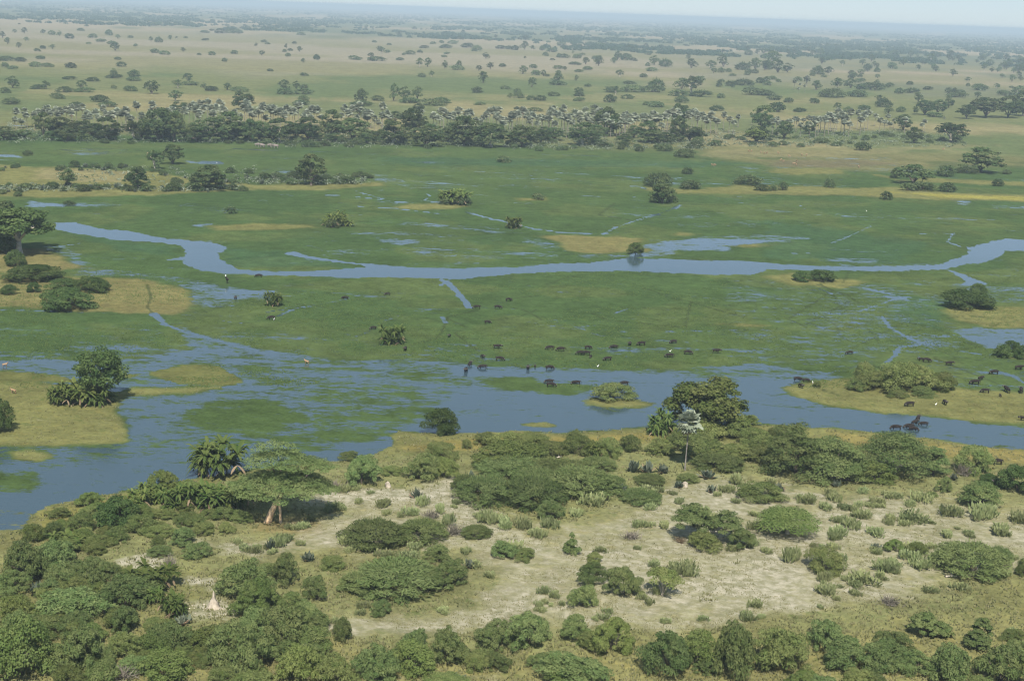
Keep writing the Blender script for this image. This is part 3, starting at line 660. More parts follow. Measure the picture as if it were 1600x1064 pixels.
def twig_mesh(name, seed, mat, n=150, W=4.0, H=2.4, flat=False):
    r = np.random.default_rng(seed); b = Buf()
    a = r.uniform(0, 6.283, n); el = r.uniform(.05 if flat else .3, .7 if flat else 1.5, n)
    d = np.stack([np.cos(a) * np.cos(el), np.sin(a) * np.cos(el), np.sin(el)], 1)
    L = r.uniform(.35, .6, n) * W; c = np.stack([r.normal(size=n) * W * .13, r.normal(size=n) * W * .13, np.zeros(n)], 1)
    P = c + d * L[:, None] * .5 * r.uniform(.4, 1.3, n)[:, None]; P[:, 2] = np.minimum(P[:, 2], H); P[:, 2] = np.maximum(P[:, 2], .08)
    diamonds(b, P, r.normal(size=(n, 3)), L, W * .028, 0, r.random(n), axis=d + r.normal(size=(n, 3)) * .35, r=r)
    stems(b, r, 5, W * .4, H, .07, 0, .8)
    return b.mesh(name, [mat])
TREE_W, TREE_H = 14.0, 13.0
def tree_meshes(name, seed, mat, n, leaf, flat=.62, bark='bark', crown0=.30, W=TREE_W, H=TREE_H, lean=0.0, rz=.32, nlobe=5, lift=1.0):
    """broadleaf tree: lobed crown of leaf clumps above a tapered trunk with limbs"""
    r = np.random.default_rng(seed); t = Buf(); g = Buf(); R = W / 2
    lobes = [(0, 0, H * (crown0 + (1 - crown0) * .52), R * (.86 if nlobe > 6 else .72), (1 - crown0) * H * .48)]
    for k in range(nlobe):
        a = k * 6.283 / nlobe + r.uniform(-.5, .5); q = R * r.uniform(.40, .62); s = R * r.uniform(.38, .56)
        lobes.append((q * math.cos(a), q * math.sin(a), H * (crown0 + (1 - crown0) * r.uniform(.25, .65) * lift), s, (1 - crown0) * H * r.uniform(.24, .36)))
    cl = []
    for (x, y, z, rr, hh) in lobes:
        m_ = 16 if rr > R * .6 else 10
        for k in range(m_):
            d = nrm(r.normal(size=3)); d[2] = d[2] if d[2] > -.75 else -d[2]
            s = rr * r.uniform(.26, .44)
            cl.append((x + d[0] * rr * .8, y + d[1] * rr * .8, max(z + d[2] * hh * .85, s * .5), s, s, s * flat, r.uniform(.1, .95)))
    shell_leaves(g, cl, n, leaf * 1.2, leaf * .8, r, up=.30, rnd=.8, zmin=-.7, inner=.5)
    fit(g, W, H)
    tw = R * .075; b0 = np.array([lean * H * .3, 0, H * crown0])
    tube(t, [[0, 0, -.3], b0 * np.array([.45, 1, .5]), b0], [tw * 1.5, tw, tw * .85], 0, .5, 8)
    for k in range(len(lobes)):
        x, y, z, rr, hh = lobes[k]
        tube(t, [b0, b0 * .5 + np.array([x, y, z]) * .5 + np.array([0, 0, .06 * H]), [x * .95, y * .95, z]], [tw * .7, tw * .45, tw * .15], 0, .5, 6)
    return t.mesh(name + '_trunk', [M[bark]]), g.mesh(name + '_crown', [mat])

# ---- the library of variants
LIB = {}
for k in range(6): LIB['acacia', k] = bush_mesh('acacia_%d' % k, M['acacia'], 100 + k, 9500, .215, 'pads')
for k in range(4): LIB['bright', k] = bush_mesh('bright_%d' % k, M['bright'], 120 + k, 9000, .22, ['pads', 'round'][k % 2])
for k in range(5): LIB['bush', k] = bush_mesh('bush_%d' % k, M['bush'], 140 + k, 9500, .21, ['round', 'pads'][k % 2])
for k in range(4): LIB['olive', k] = bush_mesh('olive_%d' % k, M['olive'], 160 + k, 7000, .27, 'scrub')
for k in range(3): LIB['dark', k] = bush_mesh('dark_%d' % k, M['dark'], 180 + k, 8000, .24, 'round')
LIB['vase', 0] = bush_mesh('vase', M['bush'], 190, 5000, .26, 'vase')
LIB['cone', 0] = bush_mesh('cone', M['acacia'], 191, 3500, .36, 'cone')
for k in range(6): LIB['herb', k] = herb_mesh('herb_%d' % k, 200 + k, M['herb'])
for k in range(4): LIB['spiky', k] = spiky_mesh('spiky_%d' % k, 220 + k, [M['aloe'], M['dead']])
for k in range(3): LIB['twig', k] = twig_mesh('twig_%d' % k, 230 + k, M['twig'])
LIB['heap', 0] = twig_mesh('heap_0', 240, M['dead'], 110, 4.0, 1.6, True)
LIB['heap', 1] = twig_mesh('heap_1', 241, M['twig'], 160, 4.0, 2.0, True)
for k in range(4): LIB['date', k] = date_palm_meshes('date_%d' % k, 250 + k)
for k in range(5): LIB['farbush', k] = bush_mesh('farbush_%d' % k, M['plain'], 300 + k, 800, .62, ['round', 'scrub'][k % 2])
for k in range(6): LIB['fartree', k] = tree_meshes('fartree_%d' % k, 320 + k, M['plain'], 1100, .85, nlobe=4, crown0=[.06, .14, .02][k % 3], bark='palebark' if k == 1 else 'bark')
for k in range(7): LIB['belt', k] = tree_meshes('belt_%d' % k, 340 + k, M['belt'], 3200, .66, nlobe=5, crown0=[.10, .16, .05][k % 3], bark='palebark' if k in (1, 4) else 'bark', lean=.25 if k in (1, 4) else 0)
for k in range(5): LIB['palm', k] = fan_palm_meshes('palm_%d' % k, 360 + k, 16.0, 3.3, 36, 4)
for k in range(3): LIB['silver', k] = spiky_mesh('silver_%d' % k, 380 + k, [M['aloe'], M['aloe']], 40, 5.0, 2.4)
WIDTH = {'herb': (4.0, 1.3), 'spiky': (4.4, 2.4), 'twig': (4.0, 2.3), 'heap': (4.0, 1.7), 'silver': (5.0, 2.2)}

THINGS = []        # [object, description, px, py, width px, landmark name or None, fixed label or None]
def place(px, py, w, h, shift=.4):
    """ground spot, real width and height of a plant whose foot is at px,py and which is w x h photo pixels"""
    p = ground_pt(px, py); s = depth_of(p) / FOC; a = dep_angle(p)
    Wm = w * s; Hm = max(Wm * .22, (h * s - .16 * Wm * math.sin(a)) / math.cos(a))
    d = p[:2] / np.linalg.norm(p[:2])
    p = p.copy(); p[:2] += d * Wm * shift
    return p, Wm, Hm
def register(o, desc, px, py, w, lm=None, label=None): THINGS.append([o, desc, px, py, w, lm, label])
def plant(name, lib, k, px, py, w, h, cat, desc, group=None, lm=None, label=None):
    base = WIDTH.get(lib, (BUSH_W, BUSH_H))
    p, Wm, Hm = place(px, py, w, h)
    o = new_obj(name, LIB[lib, k], None, p, rng.uniform(0, 6.283), (Wm / base[0] * 1.06, Wm / base[0] * .95, Hm / base[1]))
    if lib in ('acacia', 'bush', 'bright', 'dark', 'farbush'):
        q = rng.uniform(.84, 1.2); o.scale = (o.scale[0] * q, o.scale[1] / q, o.scale[2] * rng.uniform(.88, 1.12)); o.rotation_euler = (rng.normal() * .07, rng.normal() * .07, o.rotation_euler[2])
    tag(o, None, cat, group); register(o, desc, px, py, w, lm, label); return o
def tree(name, meshes, px, py, w, h, cat, desc, group=None, lm=None, label=None, W=TREE_W, H=TREE_H, rz=None, parts=True):
    p = ground_pt(px, py); s = depth_of(p) / FOC; a = dep_angle(p); Wm = w * s; Hm = (h * s - .18 * Wm * math.sin(a)) / math.cos(a)
    rz = rng.uniform(0, 6.283) if rz is None else rz
    e = new_obj(name, None, None, p, rz, (Wm / W, Wm / W, Hm / H)); e.empty_display_size = .5
    new_obj('trunk', meshes[0], e); new_obj('crown', meshes[1], e)
    if len(meshes) > 2: new_obj('dead_fronds', meshes[2], e)
    tag(e, None, cat, group); register(e, desc, px, py, w, lm, label); return e
def date_palm(px, py, w, h, k, desc, group='date palm thickets', lm=None, label=None):
    p, Wm, Hm = place(px, py, w, h, .35)
    e = new_obj('date_palm_thicket', None, None, p, rng.uniform(-.5, .5), (Wm / 8.8, Wm / 9.4, Hm / 5.0)); e.empty_display_size = .5
    new_obj('crown', LIB['date', k % 4][0], e); new_obj('dead_fronds', LIB['date', k % 4][1], e)
    tag(e, None, 'date palm', group); register(e, desc, px, py, w, lm, label); return e
def rows(txt):
    for it in txt.replace('\n', ' ').split(';'):
        it = it.strip()
        if it: yield [float(v) for v in it.split()]

# ================================================================== the foreground shore
# the umbrella acacia on its two stripped trunks
def umbrella():
    r = np.random.default_rng(5); px, py = 428, 816; p = ground_pt(px, py); s = depth_of(p) / FOC
    e = new_obj('umbrella_acacia', None, None, p); e.empty_display_size = 1
    def at(x, y, fwd=0.0):   # photo pixel offset -> metres right of and above the foot
        return np.array([(x - px) * s, fwd, (py - y) * s / math.cos(dep_angle(p))])
    g = Buf(); cl = []
    def tier(x, y, rx_px, n, pad, tk, ry=.9, sag=.10):
        c = at(x, y); R = rx_px * s
        for k in range(n):
            q = math.sqrt((k + r.random()) / n); a = k * 2.399
            z = c[2] - sag * R * q * q * 1.6 + r.normal() * .18
            ss = pad * R * r.uniform(.75, 1.25)
            cl.append((c[0] + R * q * math.cos(a), c[1] + R * ry * q * math.sin(a), z, ss, ss, ss * tk, r.uniform(.25, .9)))
    tier(442, 742, 76, 60, .20, .40, .75, .20); tier(385, 758, 32, 12, .3, .4, .9); tier(500, 758, 28, 12, .34, .4, .9); tier(445, 758, 60, 22, .22, .5, .8)
    tier(438, 712, 52, 36, .25, .40, .8, .16); tier(500, 724, 28, 12, .34, .40, .8); tier(430, 698, 32, 14, .3, .4); tier(470, 722, 40, 14, .3, .4)
    shell_leaves(g, cl, 44000, .42, .15, r, up=.65, rnd=.7, zmin=-.15, inner=.4)
    new_obj('crown', g.mesh('umbrella_crown', [M['acacia']]), e)
    t = Buf()
    P = [at(418, 818), at(424, 800), at(433, 783), at(441, 768)]
    tube(t, P, [.85, .62, .55, .5], 0, .5, 9)
    tube(t, [at(418, 817), at(409, 819, -.8)], [.3, .08], 0, .5, 6); tube(t, [at(419, 817), at(431, 820, -1)], [.3, .07], 0, .5, 6)
    top = P[-1]
    for (x, y, f) in ((400, 752, -2), (430, 742, 4), (462, 742, -1), (490, 752, 2), (438, 712, 0), (470, 722, 1), (415, 712, 2), (498, 726, -1), (385, 760, 2)):
        q = at(x, y, f); tube(t, [top * .98, top * .5 + q * .5 + np.array([0, 0, -.3]), q], [.36, .22, .09], 1, .5, 6)
    new_obj('trunk', t.mesh('umbrella_trunk', [M['stripped'], M['bark']]), e)
    t = Buf(); tube(t, [at(438.5, 819), at(438, 800), at(436, 784), at(437, 770)], [.36, .30, .26, .2], 0, .5, 7)
    o = new_obj('trunk', t.mesh('umbrella_trunk_thin', [M['stripped']]), e); o['label'] = 'thin straight second trunk with reddish bark'
    tag(e, None, 'acacia tree'); register(e, '', px, 780, 150, 'the umbrella acacia', 'large umbrella acacia with tiered flat crown and stripped pale trunks')
umbrella()

# acacias with trunk and crown
def acacia_tree(px, py, w, h, seed, desc, label=None, lm=None, mat='acacia', trunk='bark', lean=0.0, n=12000, pads=58, clear=.30, leaf=.27, lobes=None):
    r = np.random.default_rng(seed); p = ground_pt(px, py); s = depth_of(p) / FOC; a = dep_angle(p)
    W = w * s; H = (h * s - .25 * W * math.sin(a)) / math.cos(a); R = W / 2
    e = new_obj('acacia_tree', None, None, p); e.empty_display_size = .5
    cl = []; tips = []
    for (lx, ly, lr, lz) in (lobes or [(0, 0, 1.0, 1.0)]):
        for k in range(int(pads * max(.4, lr))):
            q = math.sqrt((k + r.random()) / (pads * max(.4, lr))); an = k * 2.399 + seed
            ss = R * lr * r.uniform(.24, .38)
            z = H * lz * (clear + (1 - clear) * math.sqrt(max(.0, 1 - q ** 2.4)) * r.uniform(.55, 1.0))
            cl.append((lx * R + R * lr * .86 * q * math.cos(an), ly * R + R * lr * .86 * q * math.sin(an), max(.4, z - ss * .3), ss, ss, ss * .52, r.uniform(.2, .9)))
            if k % 5 == 0: tips.append(cl[-1][:3])
    g = Buf(); shell_leaves(g, cl, n, leaf * 1.5, leaf * .7, r, up=.55, rnd=.7, zmin=-.2, inner=.45)
    new_obj('crown', g.mesh('acacia_tree_crown', [M[mat]]), e)
    t = Buf(); b0 = np.array([lean * H, 0, H * clear * .8]); tw = max(.16, R * .055)
    tube(t, [[0, 0, -.2], b0 * .5, b0], [tw * 1.4, tw, tw * .9], 0, .5, 7)
    for q in tips: tube(t, [b0, b0 * .45 + np.array(q) * .55 - np.array([0, 0, .04 * H]), np.array(q)], [tw * .7, tw * .4, tw * .12], 0, .5, 5)
    new_obj('trunk', t.mesh('acacia_tree_trunk', [M[trunk]]), e)
    tag(e, None, 'acacia tree', 'acacia trees on the shore'); register(e, desc, px, py, w, lm, label)
acacia_tree(1244, 740, 100, 88, 11, '', 'tall tiered acacia, left of two joined dark green crowns by the lagoon', 'the tall tiered acacia', n=17000, clear=.02, leaf=.34)
acacia_tree(1300, 746, 106, 70, 12, '', 'broad drooping acacia touching the right side of the tall tiered acacia', None, n=17000, clear=.02, leaf=.34)
acacia_tree(1396, 740, 112, 72, 13, '', 'wide acacia with slanting pale trunk showing under its dark crown', 'the pale-trunked acacia', trunk='palebark', lean=.08, clear=.24, leaf=.34, n=16000)
acacia_tree(1458, 742, 46, 48, 14, '', 'narrow blue-green acacia against the right side of the pale-trunked acacia', n=7000, clear=.12)
acacia_tree(1106, 846, 106, 66, 15, '', 'two-crowned fine-leaved acacia with pale forked stems on bare sand', 'the two-crowned acacia', trunk='palebark', clear=.34, lobes=[(-.48, .1, .60, 1.0), (.50, 0, .52, .86)], n=13000)
acacia_tree(1230, 834, 98, 46, 16, '', 'yellow-green flat acacia with bare grey branches showing at its middle', 'the bare-branched acacia', mat='bright', trunk='palebark', clear=.42, n=10400)
acacia_tree(1530, 790, 62, 46, 17, '', 'round-topped acacia near the right edge, its shadow on the sand to the left', 'the round-topped acacia', n=8400, clear=.12)
acacia_tree(1452, 992, 72, 42, 18, '', 'layered dark acacia spreading to the right above long grass at lower right', 'the layered dark acacia', n=8400, clear=.16, lobes=[(-.3, 0, .62, 1.0), (.45, 0, .55, .62)])
acacia_tree(1530, 1010, 56, 50, 19, '', 'small two-tiered acacia right of the layered dark acacia', None, n=7200, clear=.14, lobes=[(.15, .2, .6, 1.0), (-.2, -.2, .7, .6)])

# the big round tree and the tall fan palm on the shore
fig = tree_meshes('fig', 41, M['fig'], 16000, .48, .8, 'bark', .06, nlobe=11)
tree('fig_tree', fig, 1106, 672, 114, 82, 'fig tree', '', lm='the big round fig', label='big round olive green fig tree on the lagoon shore', rz=.4)
tp = fan_palm_meshes('tall_palm', 42, 16.0, 3.7, 52, 14)
pt = ground_pt(1070, 735); sc_ = 92 * depth_of(pt) / FOC / math.cos(dep_angle(pt)) / 16.0
e = new_obj('fan_palm', None, None, pt, .3, (sc_,) * 3); new_obj('trunk', tp[0], e); new_obj('crown', tp[1], e); new_obj('dead_fronds', tp[2], e)
tag(e, None, 'fan palm'); register(e, '', 1070, 725, 34, 'the tall fan palm', 'tall slender fan palm with silvery crown in front of the big round fig')
jt = tree_meshes('island_tree', 43, M['dark'], 10000, .44, .8, 'bark', .12, nlobe=8)
tree('broadleaf_tree', jt, 160, 628, 84, 88, 'tree', '', lm='the dark island tree', label='dark rounded broadleaf tree rising behind a palm thicket on the left island', rz=1.0)
kt = tree_meshes('edge_tree', 44, M['dark'], 10000, .46, .55, 'palebark', .28, nlobe=6)
tree('broadleaf_tree', kt, 30, 396, 116, 74, 'tree', '', lm='the wide left-edge tree', label='wide dark tree with pale trunk at the left edge, shadow under its crown', rz=2.0)

# ---- bushes: px py width height (photo pixels)
SETS = [
 ('acacia_bush', 'acacia', 'bush', 'green layered acacia bush', 'acacia bushes on the shore', """
 1475 772 32 24; 565 764 62 42; 655 756 66 42; 893 868 0 0; 922 918 44 36; 910 955 48 33; 975 938 58 42; 285 858 50 34; 308 876 42 26; 440 918 62 44; 385 946 84 62;
 537 1006 40 36; 695 926 66 42; 685 884 52 26; 594 965 33 26; 495 944 48 34; 697 1044 66 50; 645 1026 48 34; 825 1020 76 58; 895 1008 56 42; 842 1046 38 20; 900 1084 124 50; 1042 1068 86 68;
 1140 1062 92 84; 1288 1020 74 48; 1320 1056 92 46; 1378 1054 72 46; 1395 1031 68 42; 1428 1062 52 42; 1480 1074 82 58; 1560 1080 94 64; 40 918 92 62; 85 903 82 50; 100 928 62 42; 20 936 54 46; 120 977 112 48;
 198 992 56 38; 122 1006 78 42; 370 1062 104 72; 450 1038 112 68; 585 1082 80 58; 268 1026 76 48; 130 1052 92 58; 856 816 48 31; 400 1012 80 50; 765 1022 74 42; 320 1010 40 22; 30 1000 60 36; 1160 862 48 32; 785 877 52 26; 730 838 18 12; 1590 1046 50 40"""),
 ('yellow_green_bush', 'bright', 'bush', 'yellow-green rounded bush', 'yellow-green bushes on the shore', """
 1368 760 64 33; 250 778 58 42; 52 850 38 30; 695 750 46 28; 800 737 104 36; 405 968 82 54; 35 1072 108 88; 465 1078 82 54; 645 1062 68 48; 955 1030 78 50; 1090 1050 62 62; 25 988 72 46; 260 1074 86 50; 1397 865 36 17; 1433 869 36 19; 1172 668 34 16;
 137 933 54 20; 1250 1078 60 24; 870 1076 40 24"""),
 ('thorn_bush', 'bush', 'bush', 'mid green thorn bush', 'thorn bushes on the shore', """
 1285 897 66 36; 1222 1056 98 68; 1520 743 54 43; 128 834 48 33; 220 836 48 25; 250 842 40 20; 300 770 30 18; 690 723 56 25; 898 691 30 19; 905 713 52 29; 950 716 42 26; 985 706 38 25; 1100 692 64 30; 1150 688 52 36; 1180 702 52 26; 1090 717 82 28; 1140 724 82 26; 1190 727 64 26; 1030 714 52 26;
 795 706 62 25; 830 704 62 23; 543 722 32 14; 730 702 17 15; 1457 778 17 10; 455 958 38 27; 490 1028 62 42; 525 1082 66 48; 70 1000 72 30; 200 1037 56 48; 228 1042 26 22; 520 893 38 20; 818 878 34 19; 745 1050 42 27; 925 1024 46 32; 1598 902 24 24; 929 881 23 16; 486 970 30 16; 350 1075 46 26; 1100 866 62 28; 1188 789 68 31; 160 1078 70 34; 390 1085 80 30;
 860 716 50 22; 1060 700 46 24; 1215 690 40 20; 700 1082 60 22; 760 700 44 18; 1212 1030 40 30; 1345 1080 60 26; 110 1080 60 30; 240 985 30 16; 310 830 40 18; 350 815 40 20; 180 852 44 22; 150 862 50 22; 610 745 30 16; 1580 1005 36 18"""),
 ('olive_scrub', 'olive', 'shrub', 'low olive thorn scrub', 'olive scrub on the shore', """
 585 860 104 50; 660 852 84 44; 744 843 50 23; 620 940 156 58; 560 930 60 40; 760 792 104 52; 830 797 112 56; 905 782 122 54; 800 752 112 40; 870 758 110 42; 950 770 60 30; 1512 905 128 58; 84 846 36 37; 155 914 78 33; 1075 756 34 19; 935 738 60 26; 1120 738 80 22; 1000 790 70 16; 840 770 90 40; 730 770 50 34; 1015 760 50 20; 1560 880 44 30; 250 872 40 20; 420 902 40 24"""),
 ('dark_bush', 'dark', 'bush', 'dark green broadleaf bush', 'dark broadleaf bushes', """
 182 832 70 44; 1590 774 64 46; 687 682 54 38; 2 678 42 48; 104 488 86 33; 100 459 54 23; 145 459 52 23; 53 458 23 15; 15 462 27 17; 50 444 84 25; 10 398 42 27; 23 417 40 27; 1567 560 30 21; 1580 550 32 17; 1597 562 28 23; 1510 486 78 27; 1527 469 24 27; 1252 441 32 17; 1285 442 38 19; 993 399 23 20; 1545 760 30 18"""),
 ('island_bush', 'bush', 'bush', 'fresh green leafy bush on the buffalo island', 'bushes on the buffalo island', """
 1350 606 36 40; 1365 613 62 32; 1405 615 72 42; 1395 600 52 32; 1445 613 62 38; 1470 613 42 28; 1475 599 22 16; 1338 612 32 16; 1277 606 13 9; 1425 596 40 26; 1400 622 40 9; 1440 622 50 9"""),
]
rq = np.random.default_rng(17)
def fill(n, xr, yr, wr):
    return '; '.join('%d %d %d %d' % (rq.uniform(*xr), rq.uniform(*yr), w, w * rq.uniform(.45, .62)) for w in rq.uniform(*wr, n))
SETS.append(('thorn_bush', 'bush', 'bush', 'mid green thorn bush', 'thorn bushes on the shore', fill(12, (90, 260), (800, 870), (24, 46)) + ';' + fill(10, (250, 400), (800, 850), (22, 40)) + ';' + fill(10, (0, 220), (930, 1010), (30, 60)) + ';' + fill(8, (220, 330), (990, 1075), (26, 50))))
SETS.append(('acacia_bush', 'acacia', 'bush', 'green layered acacia bush', 'acacia bushes on the shore', fill(9, (0, 240), (900, 1060), (50, 90)) + ';' + fill(5, (330, 520), (985, 1060), (50, 80)) + ';' + fill(6, (540, 1000), (1025, 1078), (30, 60)) + ';' + fill(5, (1080, 1600), (1040, 1085), (36, 64))))
SETS.append(('yellow_green_bush', 'bright', 'bush', 'yellow-green rounded bush', 'yellow-green bushes on the shore', fill(7, (80, 380), (790, 860), (26, 46)) + ';' + fill(5, (60, 330), (960, 1060), (40, 70))))
CNT = 0
for name, lib, cat, desc, grp, txt in SETS:
    nv = len([1 for q in LIB if q[0] == lib])
    for (x, y, w, h) in rows(txt):
        if w == 0 or (272 < x < 374 and 926 < y < 992): continue
        if lib == 'olive': h *= .72
        plant(name, lib, CNT % nv, x, y, w, h, cat, desc, grp, lm={(1285, 897): 'the round bush on the sand', (620, 940): 'the widest olive scrub', (1512, 905): 'the right-hand olive scrub', (250, 778): 'the bright shore bush', (35, 1072): 'the yellow-green corner bush', (687, 682): 'the dark shore bush', (182, 832): 'the dark leafy bush', (1222, 1056): 'the bottom dense bush', (905, 782): 'the olive scrub mass', (1042, 1068): 'the tall acacia bush', (825, 1020): 'the middle acacia bush', (1510, 486): 'the right islet bush', (104, 488): 'the left island bush', (695, 926): 'the acacia at the scrub', (370, 1062): 'the large acacia bush', (1405, 615): 'the island bush clump', (585, 860): 'the low olive mound'}.get((int(x), int(y))), label={(1285, 897): 'round dense green bush alone on bare sand, pale herbs around its foot', (620, 940): 'widest low olive scrub, spread in the middle of the sandy clearing', (1512, 905): 'wide dark olive scrub on the sand near the right edge', (250, 778): 'bright round bush standing on the shore grass beside the lagoon', (35, 1072): 'big yellow-green bush filling the lower left corner', (687, 682): 'dark rounded bush alone at the water edge of the shore', (182, 832): 'dark leafy bush on the left shore behind the dead palm heap', (1222, 1056): 'dense olive-green bush at the bottom, right of a tall acacia bush', (905, 782): 'broad olive scrub, right end of the long scrub mass behind the clearing', (1042, 1068): 'tall blue-green acacia bush at the bottom, its shadow to the left', (825, 1020): 'tall green acacia bush at the bottom edge of the sandy clearing', (1510, 486): 'dark bush mound on the yellow islet at the right edge', (104, 488): 'dark frond-like bush, largest on the left yellow island', (695, 926): 'green acacia bush at the right end of the widest olive scrub', (370, 1062): 'large green acacia bush at the bottom, left of two joined ones', (1405, 615): 'largest fresh green bush in the clump on the buffalo island', (585, 860): 'rounded olive scrub mound behind the widest olive scrub'}.get((int(x), int(y))))
        CNT += 1
plant('acacia_sapling', 'cone', 0, 893, 869, 28, 34, 'acacia sapling', '', lm='the cone-shaped sapling', label='small cone-shaped acacia sapling standing alone on the pale sand')
plant('stemmed_shrub', 'vase', 0, 1034, 939, 54, 46, 'shrub', '', lm='the vase-shaped shrub', label='vase-shaped shrub with bare pale stems and white sand at its foot')
# islet bush in the lagoon
plant('islet_bush', 'bush', 2, 958, 629, 68, 27, 'bush', '', lm='the lagoon islet bush', label='leafy bush covering the small islet in the open lagoon')
b = Buf(); r = np.random.default_rng(77)
# date palm thickets
for i, (x, y, w, h) in enumerate(rows("""345 752 86 58; 225 796 54 34; 275 799 54 36; 325 802 64 42; 370 800 54 38; 250 786 44 24; 300 788 46 26; 125 636 60 38; 98 636 44 30; 158 636 52 34; 238 930 72 40; 270 968 44 38; 235 946 38 25; 1036 683 48 40;
 613 540 42 30; 427 480 28 23; 712 321 52 23; 528 356 46 24; 803 358 26 18; 108 862 58 24; 930 716 36 22; 205 920 40 24; 395 780 40 30""")):
    d = {0: ('the big date palm thicket', 'big dark date palm thicket with hanging brown fronds on the lagoon shore'), 7: ('the island palm thicket', 'date palm thicket with brown dead fronds at the foot of the dark island tree'), 13: ('the shore palm thicket', 'date palm thicket on the shore just left of the tall fan palm'), 14: ('the brown-tipped palm clump', 'lone brownish date palm clump on the green marsh above the lagoon'), 16: ('the marsh palm mound', 'rounded dark palm mound at the tip of a narrow yellow islet'), 10: ('the inland palm thicket', 'date palm thicket on dry land behind the termite mound')}.get(i, (None, None))
    date_palm(x, y, w, h, i, 'yellow-green date palm thicket' if y > 700 else 'dark date palm clump', lm=d[0], label=d[1])
# grey fan palm scrub, spiky tufts, dead wood
for i, (x, y, w, h) in enumerate(rows("""1308 763 20 15; 482 881 28 22; 422 863 26 22; 733 891 26 19; 58 934 34 30; 285 981 34 20; 650 781 26 18; 1105 751 34 18; 1111 772 24 17; 1367 862 22 15; 990 742 34 24; 1012 744 34 26; 1034 742 28 20; 1218 770 24 16; 1060 765 22 14; 712 1070 42 16; 415 962 30 14; 970 772 26 18; 735 756 26 22; 1490 752 20 14""")):
    plant('grey_fan_tuft', 'spiky', i % 4, x, y, w, h, 'fan palm', 'grey-green spiky fan tuft', 'grey fan tufts on the sand')
for i, (x, y, w, h, k) in enumerate(rows("""265 894 30 30 0; 709 840 32 25 1; 195 1068 50 28 2; 986 846 34 18 0; 674 814 32 18 1; 110 1048 40 18 2; 1262 668 0 0 0; 500 938 24 10 1; 947 703 32 19 2; 1505 746 30 24 0; 525 770 30 22 1""")):
    if w: plant('dead_shrub', 'twig', int(k), x, y, w, h, 'dead shrub', 'grey leafless shrub', 'grey leafless shrubs')
plant('branch_heap', 'heap', 1, 1390, 949, 36, 19, 'branch heap', '', lm='the grey branch heap', label='grey heap of dead branches alone on the grass at lower right')
plant('branch_heap', 'heap', 1, 1235, 834, 32, 17, 'branch heap', '', label='dark heap of dead branches under the bare-branched acacia')
plant('branch_heap', 'heap', 1, 1520, 902, 28, 16, 'branch heap', '', label='dark brush heap at the foot of the right-hand olive scrub')
plant('dead_palm_heap', 'heap', 0, 172, 921, 34, 22, 'dead palm', '', lm='the dead palm heap', label='pale heap of dead palm fronds beside bushes on the left')
plant('dead_palm_heap', 'heap', 0, 115, 852, 48, 21, 'dead palm', '', label='wide bleached heap of dead palm fronds near the left shore')
plant('dead_palm_heap', 'heap', 0, 1063, 850, 24, 14, 'dead palm', '', label='broken dead stump and branches left of the two-crowned acacia')
# pale herbs: hand-set patches, then a loose scatter over the clearing
HERB = list(rows("""1296 779 26 16; 1262 791 38 17; 1372 796 26 9; 1400 782 30 11; 1440 789 44 19; 1525 816 62 28; 1480 812 50 22; 1425 822 60 20; 1237 883 38 27; 1287 911 28 17; 1290 933 48 19; 1345 923 68 20; 1390 900 60 22; 1440 895 50 20; 1420 880 44 18; 1581 995 26 13; 1065 903 62 22; 845 846 32 16; 1168 976 46 15; 1098 973 24 10; 600 796 32 15; 662 793 32 18; 640 809 34 15; 685 805 22 18; 713 791 22 10; 928 796 54 22; 1015 779 50 16; 818 832 42 20; 860 830 38 19; 1147 761 30 20; 700 826 40 20; 760 822 44 22; 790 830 40 18; 640 880 44 16; 600 876 40 14; 740 890 36 14; 430 860 34 20; 440 848 26 14; 470 855 20 10; 800 870 40 22; 1330 830 44 18; 1370 840 40 16; 1350 815 40 16; 1310 842 40 18; 1560 840 50 18; 1590 820 40 20; 1565 905 40 16; 1500 925 40 14; 1450 930 36 12; 1310 880 30 14; 1210 810 30 16; 1180 830 30 14; 1080 905 30 18; 650 862 36 14; 560 790 24 10; 530 800 24 10; 1290 800 30 14; 1320 800 26 12; 1180 775 30 12; 1020 800 30 12; 1060 790 24 12; 900 810 30 14; 545 855 40 16; 610 862 44 16; 680 868 40 14"""))
rh = np.random.default_rng(91); qpoly = np.array(CLEAR, float)
def in_poly(x, y, q):
    c = False; n = len(q)
    for i in range(n):
        j = (i + 1) % n
        if (q[i][1] > y) != (q[j][1] > y) and x < (q[j][0] - q[i][0]) * (y - q[i][1]) / (q[j][1] - q[i][1]) + q[i][0]: c = not c
    return c
while len(HERB) < 215:
    x, y = rh.uniform(330, 1600), rh.uniform(745, 985)
    if in_poly(x, y, qpoly) and vnoise(np.array([x * .018]), np.array([y * .05]), 5)[0] > (.40 if x > 1000 else .48) and not (1080 < x < 1280 and 870 < y < 950):
        w = rh.uniform(14, 34); HERB.append((x, y, w, w * rh.uniform(.34, .5)))
for i, (x, y, w, h) in enumerate(HERB):
    plant('pale_herb', 'herb', i % 6, x, y, w, h, 'herb', 'pale green herb tuft', 'pale herb tufts on the sandy clearing')

